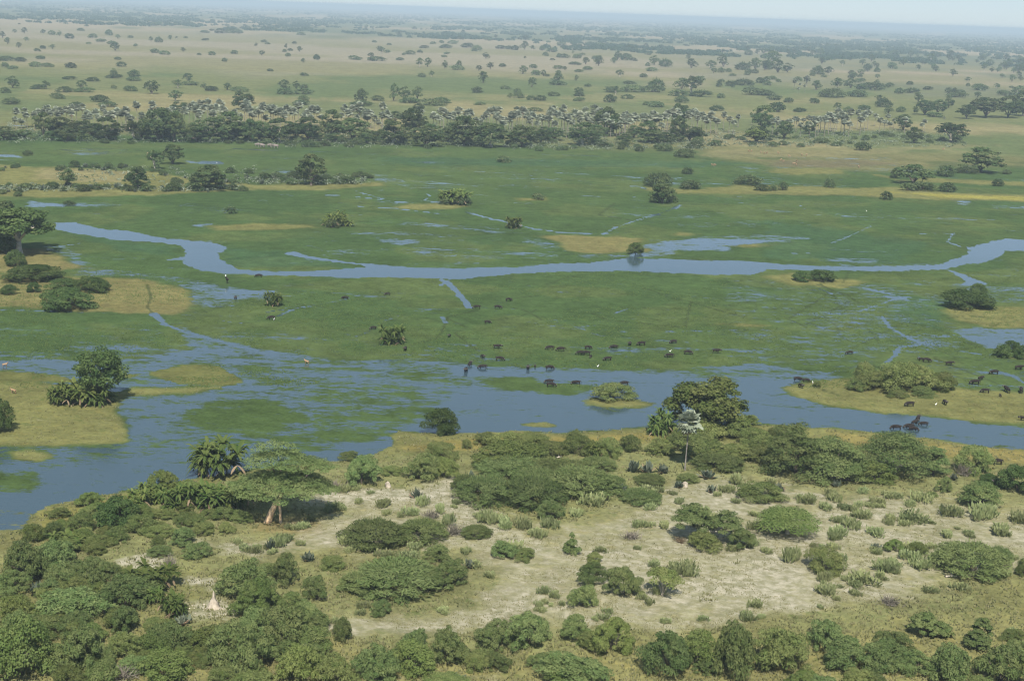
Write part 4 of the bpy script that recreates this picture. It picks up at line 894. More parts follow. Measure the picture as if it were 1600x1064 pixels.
# termite mounds
def lathe(b, prof, seg, r, jit=.2, mat=0):
    V = []; n = len(prof)
    for i, (rad, z) in enumerate(prof):
        for k in range(seg):
            t = 2 * math.pi * k / seg; q = rad * (1 + r.normal() * jit)
            V.append((q * math.cos(t), q * math.sin(t), z + r.normal() * .03))
    F = [[i * seg + k, i * seg + (k + 1) % seg, (i + 1) * seg + (k + 1) % seg, (i + 1) * seg + k] for i in range(n - 1) for k in range(seg)]
    b.add(V, F, mat, .5)
def mound(px, py, w, h, seed, label, lm=None, spire=True):
    r = np.random.default_rng(seed); p = ground_pt(px, py); s = depth_of(p) / FOC; b = Buf(); R = w * s / 2; H = h * s / math.cos(dep_angle(p))
    prof = [(R * 1.15, -.1), (R, H * .08), (R * .82, H * .25), (R * .60, H * .38), (R * .36, H * .5), (R * .24, H * .65), (R * .17, H * .82), (R * .09, H * .95), (.01, H)] if spire else [(R * 1.1, -.1), (R, H * .3), (R * .7, H * .7), (R * .35, H * .95), (.01, H)]
    lathe(b, prof, 14, r)
    rb = Buf()
    for k in range(18 if spire else 0):
        a = r.uniform(0, 6.283); q = R * r.uniform(1.0, 3.4 if spire else 1.8); c = np.array([q * math.cos(a) * 1.3, q * math.sin(a), 0]); ss = r.uniform(.08, .26)
        V = c + np.array([[-1, -1, -.3], [1, -1, -.3], [1, 1, -.3], [-1, 1, -.3], [-.6, -.6, .7], [.6, -.5, .8], [.5, .6, .6], [-.6, .5, .7]]) * ss * r.uniform(.7, 1.3, (8, 3))
        rb.add(V, [(4, 5, 6, 7), (0, 1, 5, 4), (1, 2, 6, 5), (2, 3, 7, 6), (3, 0, 4, 7)], 0, .5)
    o = new_obj('termite_mound', b.mesh('termite_mound', [M['termite']]), None, p); tag(o, None, 'termite mound'); register(o, '', px, py, w, lm, label)
    if spire: q = new_obj('clay_rubble', rb.mesh('clay_rubble', [M['termite']]), o); q['kind'] = 'stuff'
mound(334, 949, 18, 26, 3, 'pointed white termite mound with crumbled clay round its foot', 'the pointed termite mound')
mound(606, 761, 9, 9, 4, 'small pale termite mound at the foot of green bushes', 'the small pale mound', False)
mound(1070, 760, 10, 8, 5, 'blunt whitish termite mound near the foot of the tall fan palm', 'the blunt whitish mound', False)
# bleached logs
for (x, y, L, ang, lab) in ((290, 818, 14, .6, 'bleached fallen log among palms left of the umbrella acacia'), (873, 716, 12, .7, 'white fallen branch in scrub below the shore'), (1486, 902, 18, .05, 'pale straight log on the sand by the right-hand olive scrub')):
    p = ground_pt(x, y); s = depth_of(p) / FOC; t = Buf(); d = np.array([math.cos(ang), math.sin(ang), 0]) * L * s / 2
    tube(t, [-d + [0, 0, .2], [0, 0, .35], d + [0, 0, .3]], [.22, .18, .08], 0, .5, 6); tube(t, [[0, 0, .3], d * .4 + [-.3, .5, 1.0]], [.12, .04], 0, .5, 5)
    o = new_obj('fallen_log', t.mesh('fallen_log', [M['palebark']]), None, p); tag(o, None, 'log'); register(o, '', x, y, 14, None, lab)
t = Buf(); p = ground_pt(1526, 900); s = depth_of(p) / FOC
tube(t, [[0, 0, -.1], [.1, 0, 1.1], [0, 0, 2.1]], [.28, .2, .14], 0, .5, 7); tube(t, [[.1, 0, 1.2], [.5, .1, 1.6]], [.1, .04], 0, .5, 5)
o = new_obj('tree_stump', t.mesh('tree_stump', [M['palebark']]), None, p); tag(o, None, 'stump'); register(o, '', 1526, 896, 5, None, 'pale upright stump against the right-hand olive scrub')

# grass and low weeds on dry land: nobody could count the blades
rg = np.random.default_rng(13); b = Buf(); P = []; T = []; S = []
def scatter(n, fn, xr, yr, size, tint):
    x = rg.uniform(*xr, n); y = rg.uniform(*yr, n)
    for i in range(n):
        if fn(x[i], y[i]):
            P.append(ground_pt(x[i], y[i])); T.append(np.clip(rg.normal(*tint), 0, 1)); S.append(rg.uniform(*size))
shp = np.array(SHORE, float)
def vn(x, y, s): return vnoise(np.array([x * .02]), np.array([y * .05]), s)[0]
scatter(26000, lambda x, y: in_poly(x, y, shp) and (not in_poly(x, y, qpoly) or vn(x, y, 3) > .93), (-20, 1620), (665, 1075), (.25, .7), (.5, .25))
scatter(22000, lambda x, y: in_poly(x, y, qpoly) and vn(x, y, 21) > .38, (300, 1620), (740, 985), (.14, .34), (.82, .14))
isl = [np.array(q, float) for q in (ISL[11], ISL[12], ISL[13], ISL[14], ISL[15], ISL[8])]
scatter(9000, lambda x, y: any(in_poly(x, y, q) for q in isl), (-10, 1610), (478, 720), (.2, .45), (.55, .2))
P = np.array(P); S = np.array(S); T = np.array(T)
for q in range(3):
    n = len(P); a = rg.uniform(0, 6.283, n); ax = np.stack([np.cos(a) * .6, np.sin(a) * .6, np.ones(n)], 1)
    diamonds(b, P + nrm(ax) * S[:, None] * .5 + rg.normal(size=(n, 3)) * np.array([.25, .25, 0]), rg.normal(size=(n, 3)) * .35 + [0, -.5, 1.0], S, S * .5, 0, T, axis=ax, r=rg)
o = new_obj('grass', b.mesh('grass', [M['grass']])); o['kind'] = 'stuff'; tag(o, 'dry and green grass growing over the shore and islands', None)

# sedge tussocks over the marsh
b = Buf(); x = rg.uniform(-10, 1610, 60000); y = rg.uniform(415, 606, 60000)
P = np.array([ground_pt(a, c) for a, c in zip(x, y)]); wv_ = np.array([WET[min(int(np.argmin(np.abs(dist - math.hypot(p[0], p[1])))), nR - 1) * nA + int(np.clip(round((math.degrees(math.atan2(p[0], p[1])) + 27) / .065), 0, len(az_f) - 1))] for p in P])
keep = (wv_ < .55) & (vnoise(P[:, 0] * .03, P[:, 1] * .03, 41) * .6 + vnoise(P[:, 0] * .15, P[:, 1] * .15, 42) * .4 > .50); P = P[keep]; n = len(P)
S = rg.uniform(.16, .50, n); T = np.clip(rg.normal(.5, .22, n), 0, 1)
for q in range(2):
    a = rg.uniform(0, 6.283, n); ax = np.stack([np.cos(a) * 1.0, np.sin(a) * 1.0, np.ones(n) * .45], 1)
    diamonds(b, P + nrm(ax) * S[:, None] * .45 + rg.normal(size=(n, 3)) * np.array([.4, .4, 0]), rg.normal(size=(n, 3)) * .3 + [0, -.4, 1.0], S * 1.3, S * .7, 0, T, axis=ax, r=rg)
o = new_obj('sedge', b.mesh('sedge', [M['sedge']])); o['kind'] = 'stuff'; o['label'] = 'green sedge tussocks over the flooded marsh'

# ================================================================== the tree belt, the far plain and the marsh islands
BELT = list(rows("""68 214 28 38; 95 213 42 30; 168 220 42 37; 210 220 28 31; 248 221 56 52; 272 222 36 48; 328 222 50 38; 358 221 50 46; 392 222 34 36; 405 221 34 32; 438 223 50 38; 482 220 44 37; 518 219 36 47; 552 221 62 37; 612 226 50 39; 646 216 42 46; 665 229 44 32; 724 228 54 46; 768 230 54 37;
 815 230 40 35; 911 228 44 37; 948 212 40 44; 1010 222 38 33; 1058 222 28 40; 1060 196 26 34; 1088 222 28 23; 1192 207 38 42; 1183 223 36 25; 1225 217 30 27; 1264 210 20 20; 1301 192 20 16; 1411 204 26 25; 1428 224 26 25; 1486 222 46 30; 380 172 34 28; 618 192 22 18; 561 180 26 14; 654 174 18 12; 1445 180 32 23; 1482 169 16 14; 1540 184 52 31; 1575 184 42 34; 1598 182 34 40; 1465 178 28 22;
 130 212 30 24; 300 218 26 26; 700 222 30 24; 845 224 26 20; 990 216 24 20; 280 176 24 17; 1510 186 28 22"""))
rb_ = np.random.default_rng(71)
for k in range(34):
    x = k * 32 + rb_.uniform(0, 30); w = rb_.uniform(26, 44); BELT.append((x, 216 + .007 * min(x, 800) + rb_.uniform(-4, 5), w, w * rb_.uniform(.5, .68)))
for i, (x, y, w, h) in enumerate(BELT):
    lm = {4: ('the big dark belt tree', 'biggest dark tree in the left half of the tree belt, white trunks beside it'), 14: ('the leaning white-trunked tree', 'grey-green belt tree with leaning white trunk at mid left'), 17: ('the dark belt tree', 'big dark round tree in the middle of the tree belt'), 26: ('the tall dark belt tree', 'tall dark tree with bright green lower crown right of the palm row'), 33: ('the last belt tree', 'spreading belt tree with pale trunks at the right end of the belt'), 9: ('the pale belt tree', 'pale trunked tree in the belt near the elephants'), 40: ('the right grove tree', 'wide dark tree in the grove at the right edge, beyond the belt'), 20: ('the grey belt tree', 'greyish round tree in front of the dense palm row')}.get(i, (None, None))
    wh = i in (2, 3, 6, 10, 14, 18, 33, 20)
    w *= 1.06; h *= 1.0
    tree('belt_tree', LIB['belt', (1 if i % 2 else 4) if wh else (0, 2, 3, 5, 6)[i % 5]], x, y, w, h, 'tree', 'pale-trunked belt tree' if wh else ('large dark belt tree' if w > 40 else 'dark belt tree'), 'trees of the tree belt', lm=lm[0], label=lm[1])
tree('belt_tree', tree_meshes('light_belt', 399, M['bright'], 1500, .85), 1180, 224, 36, 24, 'tree', '', 'trees of the tree belt', label='bright green low tree at the foot of the tall dark belt tree')
rp = np.random.default_rng(55)
PALMS = []
for (x0, x1, n, y, h) in ((18, 55, 5, 204, 33), (55, 130, 11, 203, 34), (130, 205, 14, 204, 36), (205, 300, 10, 205, 38), (298, 345, 8, 204, 40), (345, 450, 20, 205, 38), (450, 505, 9, 206, 36), (530, 560, 4, 206, 36), (560, 610, 9, 208, 37), (640, 660, 2, 206, 34), (675, 740, 12, 208, 36), (740, 800, 12, 210, 34), (800, 860, 14, 209, 34), (855, 935, 18, 212, 36),
                      (930, 985, 11, 211, 38), (970, 1060, 16, 211, 36), (1072, 1110, 7, 208, 34), (1112, 1160, 6, 207, 28), (1165, 1175, 1, 200, 24), (1205, 1255, 9, 210, 27), (1260, 1330, 15, 212, 32), (1338, 1356, 3, 208, 30), (1366, 1400, 5, 206, 24), (1408, 1418, 2, 208, 24), (1436, 1446, 2, 206, 20), (1472, 1480, 1, 202, 18), (1190, 1205, 2, 140, 14), (1240, 1262, 4, 143, 15)):
    n = int(round(n * 1.22))
    for k in range(n):
        PALMS.append((x0 + (x1 - x0) * (k + rp.random()) / n, y + rp.uniform(-9, 5), h * rp.uniform(.66, 1.14)))
for i, (x, y, h) in enumerate(PALMS):
    p = ground_pt(x, y); s = depth_of(p) / FOC; sc = h * s / 16.4; cw = sc * rp.uniform(.95, 1.3) * (38 / max(h, 24)) ** .5
    e = new_obj('belt_palm', None, None, p, rp.uniform(0, 6.28), (cw, cw, sc)); e.empty_display_size = .5
    pm = LIB['palm', i % 5]; new_obj('trunk', pm[0], e); new_obj('crown', pm[1], e); new_obj('dead_fronds', pm[2], e)
    tag(e, None, 'fan palm', 'fan palms of the tree belt'); register(e, 'grey-green fan palm of the belt', x, y - 20, 9)
# grey and green undergrowth at the foot of the belt and on the bank: individual bushes in front, the rest one mass
ru = np.random.default_rng(66)
BB = []
for (x0, x1, y0, y1, n, w0, w1) in ((0, 150, 208, 222, 12, 10, 24), (150, 420, 216, 226, 14, 8, 20), (440, 800, 220, 234, 22, 9, 24), (800, 1100, 222, 238, 26, 10, 26), (1100, 1330, 216, 231, 22, 8, 18), (1330, 1510, 214, 224, 12, 8, 20)):
    for k in range(n): BB.append((x0 + (x1 - x0) * (k + ru.random()) / n, ru.uniform(y0, y1), ru.uniform(w0, w1), None))
BB += [(1070, 247, 38, 15), (1347, 236, 28, 15), (787, 255, 22, 11)]
for i, (x, y, w, h) in enumerate(BB):
    plant('belt_bush', 'farbush', i % 5, x, y, w, h or w * ru.uniform(.4, .6), 'bush', 'dark bush edging the tree belt' if h is None else 'dark round bush on the open grass', 'bushes along the tree belt')
BANK = []
for (x0, x1, ya, yb, n, w0, w1) in ((0, 130, 292, 300, 14, 10, 24), (130, 380, 294, 301, 28, 10, 24), (0, 40, 300, 308, 4, 10, 20), (90, 200, 262, 268, 14, 8, 20), (200, 250, 266, 272, 6, 8, 14), (250, 400, 270, 288, 20, 8, 18), (400, 480, 278, 290, 16, 10, 22), (480, 580, 276, 289, 20, 10, 24), (0, 32, 262, 268, 4, 8, 16)):
    for k in range(n): BANK.append((x0 + (x1 - x0) * (k + ru.random()) / n, ru.uniform(ya, yb), ru.uniform(w0, w1)))
for i, (x, y, w) in enumerate(BANK):
    if i % 4 == 3: plant('bank_bush', 'silver', i % 3, x, y, w * .8, w * .42, 'bush', 'silvery grey bush on the far bank', 'bushes on the far bank')
    else: plant('bank_bush', 'farbush', i % 5, x, y, w, w * ru.uniform(.45, .62), 'bush', 'green bush on the far bank', 'bushes on the far bank')
for (x, y, w, h, k, lab, lm) in ((106, 292, 26, 28, 0, 'small round tree at the left end of the bushy far bank', 'the small bank tree'), (216, 296, 38, 36, 2, 'green tree with broad crown on the bushy far bank', 'the green bank tree'), (325, 297, 54, 40, 3, 'wide dark tree leaning over the bushy far bank', 'the wide bank tree'), (242, 265, 26, 31, 1, 'pale leaning-trunked tree left of a darker round tree', None),
                                 (270, 257, 38, 31, 5, 'dark round tree standing beside still water beyond the far bank', 'the dark twin tree'), (486, 290, 46, 50, 2, 'dark round tree at the right end of the bushy far bank', 'the dark bank-end tree'), (1427, 288, 56, 31, 0, 'flat wide dark tree on the dry strip at right', 'the flat strip tree'), (1532, 270, 64, 40, 3, 'large open-crowned tree on the dry strip near the right edge', 'the open-crowned tree'),
                                 (1035, 318, 38, 36, 6, 'dark tree above bushes at the tip of the long dry strip', 'the strip-end tree'), (12, 347, 34, 34, 5, 'dark tree behind the wide left-edge tree', None)):
    tree('bank_tree', LIB['belt', k], x, y, w, h, 'tree', '', lm=lm, label=lab)
for i, (x, y, w, h) in enumerate(rows("""360 335 20 14; 108 322 20 7; 841 313 20 12; 1028 293 48 21; 1078 297 38 14; 1074 273 20 10; 1170 291 46 19; 1190 299 24 11; 1208 299 16 10; 1223 298 16 13; 1150 289 12 8; 1295 294 20 15; 1399 279 22 15; 1440 299 58 16; 1418 299 24 12; 1478 277 32 16; 1510 272 36 10; 1573 273 16 8; 1559 292 19 13; 1480 301 26 14; 1385 313 22 13; 44 244 14 10; 1024 318 20 12; 1050 317 20 12; 8 378 40 22; 20 408 24 14; 520 357 26 14; 725 322 24 14; 700 321 26 16""")):
    plant('marsh_bush', 'farbush', i % 5, x, y, w, h, 'bush', 'dark bush standing out on the marsh', 'bushes on the marsh')
b = Buf(); r = np.random.default_rng(67); cl = []
def mass(x0, x1, ya, yb, n, hm):
    for k in range(n):
        x = r.uniform(x0, x1); y = ya + (yb - ya) * r.random(); p = ground_pt(x, y); s = r.uniform(1.2, 3.0)
        cl.append((p[0], p[1], s * hm * .4, s, s, s * hm * .6, np.clip(r.normal(.5, .28), 0, 1)))
mass(-10, 420, 204, 225, 520, 1.0); mass(420, 800, 208, 232, 560, 1.0); mass(800, 1110, 210, 236, 760, 1.0); mass(1110, 1510, 205, 231, 900, .9)
mass(10, 1060, 196, 214, 420, 1.7); mass(-10, 380, 291, 300, 260, .8); mass(380, 575, 278, 289, 200, .8); mass(85, 400, 262, 287, 160, .7)
shell_leaves(b, cl, 30000, 1.5, .6, r, up=.5, rnd=.9)
o = new_obj('undergrowth', b.mesh('undergrowth', [foliage('undergrowth_leaf', (0.06, 0.09, 0.040), (0.23, 0.26, 0.19))])); o['kind'] = 'stuff'; o['label'] = 'grey and green undergrowth along the tree belt and far bank'

# ---- trees and bushes of the far plain: px py width height
FAR = list(rows("""38 53 11 10; 67 54 9 8; 81 55 12 7; 93 57 9 9; 4 60 10 11; 12 70 10 12; 23 52 9 6; 42 66 10 8; 29 75 11 9; 67 77 10 5; 82 77 12 8; 58 81 12 5; 108 61 16 8; 126 49 12 5; 170 56 16 9; 145 60 16 6; 184 61 10 7; 180 80 17 14; 175 70 16 6; 158 66 18 5; 204 60 10 4; 212 73 8 5; 236 66 9 9; 248 67 15 9; 266 63 9 8; 276 61 6 4; 290 60 8 3; 257 86 16 6; 286 82 10 8; 320 52 16 4; 345 53 22 9; 366 53 26 8; 331 87 11 6; 311 87 8 4; 321 64 12 4; 366 85 14 6; 184 94 12 5; 351 97 10 6; 10 96 24 8; 32 97 18 8; 8 106 14 9; 20 109 16 6; 55 105 22 7; 74 105 22 6; 111 107 20 8; 178 121 14 15; 178 123 28 5; 209 122 20 12; 209 127 28 6; 108 125 22 6; 145 128 24 7; 20 138 22 20; 72 139 18 14; 60 140 26 5; 127 139 20 14; 100 145 32 8; 132 145 34 8; 178 139 10 5; 204 143 24 8; 237 147 28 22; 294 128 20 14; 278 138 18 14; 298 134 26 7; 318 138 10 9; 330 143 24 8; 355 141 15 12; 375 144 30 8; 274 158 24 18; 90 155 28 9; 156 160 30 10; 8 146 20 8; 17 164 30 12; 168 168 28 8; 120 167 24 8;
 409 87 12 8; 400 73 6 6; 447 77 6 9; 450 89 10 6; 470 56 14 6; 495 94 14 8; 460 69 8 4; 418 70 10 4; 555 94 22 6; 580 91 12 9; 588 96 30 4; 605 83 14 5; 625 95 16 5; 641 86 14 7; 656 83 12 5; 585 67 10 4; 608 71 10 3; 656 105 14 15; 668 105 14 15; 695 108 11 14; 717 108 12 14; 715 110 26 4; 717 62 12 5; 708 69 18 6; 696 76 22 5; 690 68 10 5; 663 76 16 5; 694 90 10 4; 730 75 22 8; 745 81 16 10; 762 64 18 4; 759 92 13 10; 766 109 14 12; 748 111 11 9; 755 130 20 19; 785 105 16 5; 783 77 20 5; 795 78 10 6; 745 146 18 10; 750 165 20 6; 797 154 10 8; 790 140 20 5; 445 141 22 17; 463 140 14 14; 475 143 18 12; 445 148 34 8; 474 148 34 7; 475 119 18 5; 422 112 12 4; 474 158 18 9; 470 165 28 7; 565 165 26 27; 565 167 34 7; 590 158 24 8; 615 158 18 29; 632 158 26 24; 652 157 24 23; 640 162 36 10; 678 166 40 9; 690 162 30 10;
 817 116 18 14; 833 107 16 6; 820 92 6 4; 805 79 14 7; 820 78 16 14; 832 79 10 8; 847 80 10 8; 862 82 18 8; 877 72 16 6; 852 88 11 6; 873 90 8 7; 880 91 26 4; 895 84 6 5; 902 92 16 8; 898 102 20 5; 915 101 13 12; 935 104 18 18; 918 110 16 6; 872 108 18 5; 965 95 16 16; 978 95 22 10; 990 96 12 6; 940 73 22 6; 985 80 18 9; 905 75 12 6; 1022 102 20 16; 1012 104 10 6; 1040 105 20 12; 1080 107 20 16; 1110 108 20 14; 1130 105 20 20; 1115 115 12 12; 1160 110 22 14; 1180 110 24 20; 1195 110 20 16; 1205 102 30 24; 1215 114 28 22; 1230 114 20 16; 1018 112 22 5; 831 137 16 17; 872 131 24 17; 872 134 30 6; 900 127 8 10; 918 136 16 5; 984 132 20 5; 905 149 18 13; 905 151 20 4; 962 148 18 14; 955 145 30 8; 990 145 40 6; 1020 145 40 5; 845 158 22 8; 830 157 18 7; 865 151 18 7; 905 159 22 7; 953 161 22 12; 980 155 24 6; 1025 141 30 18; 1065 140 26 19; 1080 145 34 27; 1092 131 22 12; 1060 151 34 8; 1095 152 36 7; 1126 154 14 8; 1065 161 26 10; 1025 168 36 8; 1010 165 12 6; 1120 174 26 9; 836 175 22 7; 810 154 20 10; 808 147 14 9; 1197 133 14 14; 1160 134 36 6; 1185 150 44 8;
 1277 117 24 12; 1260 131 14 13; 1275 141 20 16; 1308 139 22 18; 1329 138 20 16; 1367 142 18 15; 1360 141 40 5; 1405 147 18 10; 1423 146 24 8; 1374 160 16 12; 1380 168 26 14; 1388 178 18 12; 1434 162 19 19; 1408 176 16 10; 1309 172 16 12; 1325 180 20 14; 1272 162 17 9; 1214 176 28 15; 1232 161 18 8; 1210 157 24 8; 1300 153 50 7; 1340 152 40 6; 1450 141 18 6; 1482 146 16 10; 1495 153 36 8; 1527 153 14 10; 1530 142 26 11; 1557 139 12 9; 1482 160 12 12; 1595 150 30 14; 1570 150 30 9; 1350 173 22 8; 1460 184 30 8; 1250 176 20 7"""))
rf = np.random.default_rng(88)
while len(FAR) < 470:
    x = rf.uniform(0, 1600); hz_ = 17 + .036 * (x - 800); d = rf.uniform(34, 112)
    dense = 1.0 if x > 1150 and 48 < d < 86 else (.55 if d < 52 or x > 1000 else .16)
    if rf.random() < dense and vnoise(np.array([x * .02]), np.array([d * .12]), 8)[0] > .52:
        k = .45 + d / 110.0; big = x > 1150 and 46 < d < 84
        w = rf.uniform(6, 12.5) * k * (1.25 if big else 1); FAR.append((x, hz_ + d, w, w * (rf.uniform(.6, 1.0) if big or rf.random() < .25 else rf.uniform(.3, .55))))
FLM = {(755, 130): 'the lone dark plain tree', (237, 147): 'the big left plain tree', (445, 141): 'the grey plain grove', (872, 131): 'the wide-crowned plain tree', (1080, 145): 'the pale plain grove', (1205, 102): 'the far dark grove', (180, 80): 'the far lone bush', (656, 105): 'the far twin trees', (935, 104): 'the far tall tree', (1434, 162): 'the right lone plain tree', (20, 138): 'the left-edge plain tree', (632, 158): 'the palm-side grove', (1025, 141): 'the dark plain grove', (1308, 139): 'the right plain pair', (294, 128): 'the small plain tree'}
FLB = {'the lone dark plain tree': 'lone dark compact tree on the open plain beyond the belt', 'the big left plain tree': 'broad dark tree on the plain above the left half of the belt', 'the grey plain grove': 'greyish tall tree, left of a small grove on the plain', 'the wide-crowned plain tree': 'wide dome-crowned dark tree on the plain, bush under its right side', 'the pale plain grove': 'large greyish dome of a tree, right half of a plain grove',
       'the far dark grove': 'large dark tree in the dense far grove', 'the far lone bush': 'dark round tree alone on the far pinkish grassland', 'the far twin trees': 'left one of two touching round trees on the far plain', 'the far tall tree': 'tall dark tree beside hedge-like bushes on the far plain', 'the right lone plain tree': 'dark upright tree on pale grass beyond the right part of the belt',
       'the left-edge plain tree': 'grey-green tree on the plain near the left edge', 'the palm-side grove': 'middle tree of the tall grove just beyond the belt', 'the dark plain grove': 'dark dome tree, left half of a plain grove with palms', 'the right plain pair': 'round tree, left one of a pair on the right plain', 'the small plain tree': 'small dark tree on the left plain above another tree'}
for i, (x, y, w, h) in enumerate(FAR):
    lm = FLM.get((int(x), int(y))); lab = FLB.get(lm)
    size = 'tiny' if w < 11 else ('small' if w < 19 else 'wide')
    if h / w > .66: tree('plain_tree', LIB['fartree', i % 6], x, y, w * .95, h * .95, 'tree', size + ' dark tree on the plain', 'trees on the far plain', lm=lm, label=lab)
    else: plant('plain_bush', 'farbush', i % 5, x, y, w * .95, max(h, w * .27), 'bush', size + ' dark bush on the plain', 'bushes on the far plain', lm=lm, label=lab)
# the woodland on the horizon reads as one mass
rw = np.random.default_rng(99); b = Buf(); P = []; S = []; Z = []
N_ = 34000
x = rw.uniform(-260, 1860, N_); d = rw.uniform(5.5, 60, N_)
lim = 46 + 18 * sstep(500, 1100, x); keep = d < lim
nz = vnoise(x * .011, d * .22, 4) * .5 + vnoise(x * .05, d * .6, 6) * .5
keep &= (nz > .43 + .16 * sstep(26, 46, d) * (1 - .6 * sstep(700, 1200, x)))
for xx, dd in zip(x[keep], d[keep]):
    P.append(ground_pt(xx, 17 + .036 * (xx - 800) + dd))
P = np.array(P); n = len(P); Wd = rw.uniform(9, 19, n) * (1 + np.hypot(P[:, 0], P[:, 1]) / 26000); Hh = rw.uniform(5, 10.5, n)
for q in range(9):
    dv = nrm(rw.normal(size=(n, 3))); dv[:, 2] = abs(dv[:, 2]); dv[:, 1] = -abs(dv[:, 1]) if q % 3 else dv[:, 1]
    Q = P + dv * np.stack([Wd * .42, Wd * .42, Hh * .62], 1) + np.array([0, 0, 1.0])
    diamonds(b, Q, dv + [0, -.2, .3] + rw.normal(size=(n, 3)) * .3, Wd * .75, Hh * .62, 0, np.clip(rw.normal(.4, .25, n), 0, 1), r=rw)
o = new_obj('woodland', b.mesh('woodland', [foliage('woodland_leaf', (0.016, 0.034, 0.018), (0.050, 0.078, 0.036))])); o['kind'] = 'stuff'; o['label'] = 'hazy blue woodland reaching to the horizon'

# ================================================================== animals: each body one continuous skinned surface
def skinned(name, chain, mats, levels=1):
    """chain: list of (name, parent, (x, y, z), radius); legs given once and mirrored when y != 0"""
    idx = {}; V = []; E = []; Rd = []
    for (nm, par, co, rd) in chain:
        for s in ((1, -1) if abs(co[1]) > 1e-6 else (1,)):
            key = nm if s == 1 else nm + '_m'; idx[key] = len(V); V.append((co[0], co[1] * s, co[2])); Rd.append(rd)
            if par:
                pk = par if s == 1 or par + '_m' not in idx else par + '_m'
                E.append((idx[pk], idx[key]))
    me = bpy.data.meshes.new(name); me.from_pydata(V, E, []); o = bpy.data.objects.new(name, me); C.objects.link(o)
    sk = o.modifiers.new('skin', 'SKIN'); sk.use_smooth_shade = True
    for i, sv in enumerate(me.skin_vertices[0].data):
        q = Rd[i]; sv.radius = q if isinstance(q, tuple) else (q, q); sv.use_root = (i == 0)
    su = o.modifiers.new('sub', 'SUBSURF'); su.levels = levels; su.render_levels = levels
    dg = bpy.context.evaluated_depsgraph_get(); ev = o.evaluated_get(dg)
    out_ = bpy.data.meshes.new_from_object(ev); out_.name = name; out_.materials.clear()
    for mm in mats: out_.materials.append(mm)
    bpy.data.objects.remove(o); return out_
def beast(name, mat, k, head, legs=1.0, trunk=None):
    c = [('pelvis', None, (-.85 * k, 0, 1.12), .40 * k), ('mid', 'pelvis', (-.1 * k, 0, 1.05), .47 * k), ('chest', 'mid', (.6 * k, 0, 1.14), .46 * k), ('neck', 'chest', head[0], .27 * k), ('head', 'neck', head[1], .19 * k), ('muzzle', 'head', head[2], .12 * k),
         ('tail', 'pelvis', (-1.28 * k, 0, 1.15), .05 * k), ('tailtip', 'tail', (-1.36 * k, 0, .55), .04 * k),
         ('hip', 'pelvis', (-.82 * k, .24 * k, .85), .22 * k), ('hock', 'hip', (-.98 * k, .25 * k, .45 * legs), .085 * k), ('hoof', 'hock', (-.92 * k, .25 * k, .04), .085 * k),
         ('elbow', 'chest', (.52 * k, .24 * k, .78), .17 * k), ('knee', 'elbow', (.56 * k, .24 * k, .42 * legs), .085 * k), ('forehoof', 'knee', (.57 * k, .24 * k, .04), .085 * k),
         ('ear', 'head', (head[1][0] - .1, .36 * k, head[1][2] + .10), .06 * k)]
    if trunk: c += trunk
    return skinned(name, c, [mat])
GRAZE = [(1.02, 0, .88), (1.28, 0, .52), (1.42, 0, .18)]; STAND = [(1.05, 0, 1.22), (1.42, 0, 1.14), (1.72, 0, .92)]
buf_mesh = [beast('buffalo_grazing', M['hide'], 1.0, GRAZE), beast('buffalo_standing', M['hide'], 1.0, STAND)]
def horns(h, nm):
    b = Buf()
    for s in (1, -1):
        x, z = h[1][0], h[1][2]
        tube(b, [[x - .02, .02 * s, z + .2], [x - .06, .30 * s, z + .14], [x - .1, .52 * s, z + .02], [x - .12, .60 * s, z + .20], [x - .12, .48 * s, z + .40]], [.13, .11, .08, .05, .015], 0, .5, 6)
    return b.mesh(nm, [M['horn']])
horn_mesh = [horns(GRAZE, 'horns_low'), horns(STAND, 'horns_up')]
def wet_at(p):
    ia = int(round((math.degrees(math.atan2(p[0], p[1])) + 27) / .065)); ir = int(np.argmin(np.abs(dist - math.hypot(p[0], p[1]))))
    return WET[ir * nA + min(max(ia, 0), len(az_f) - 1)]
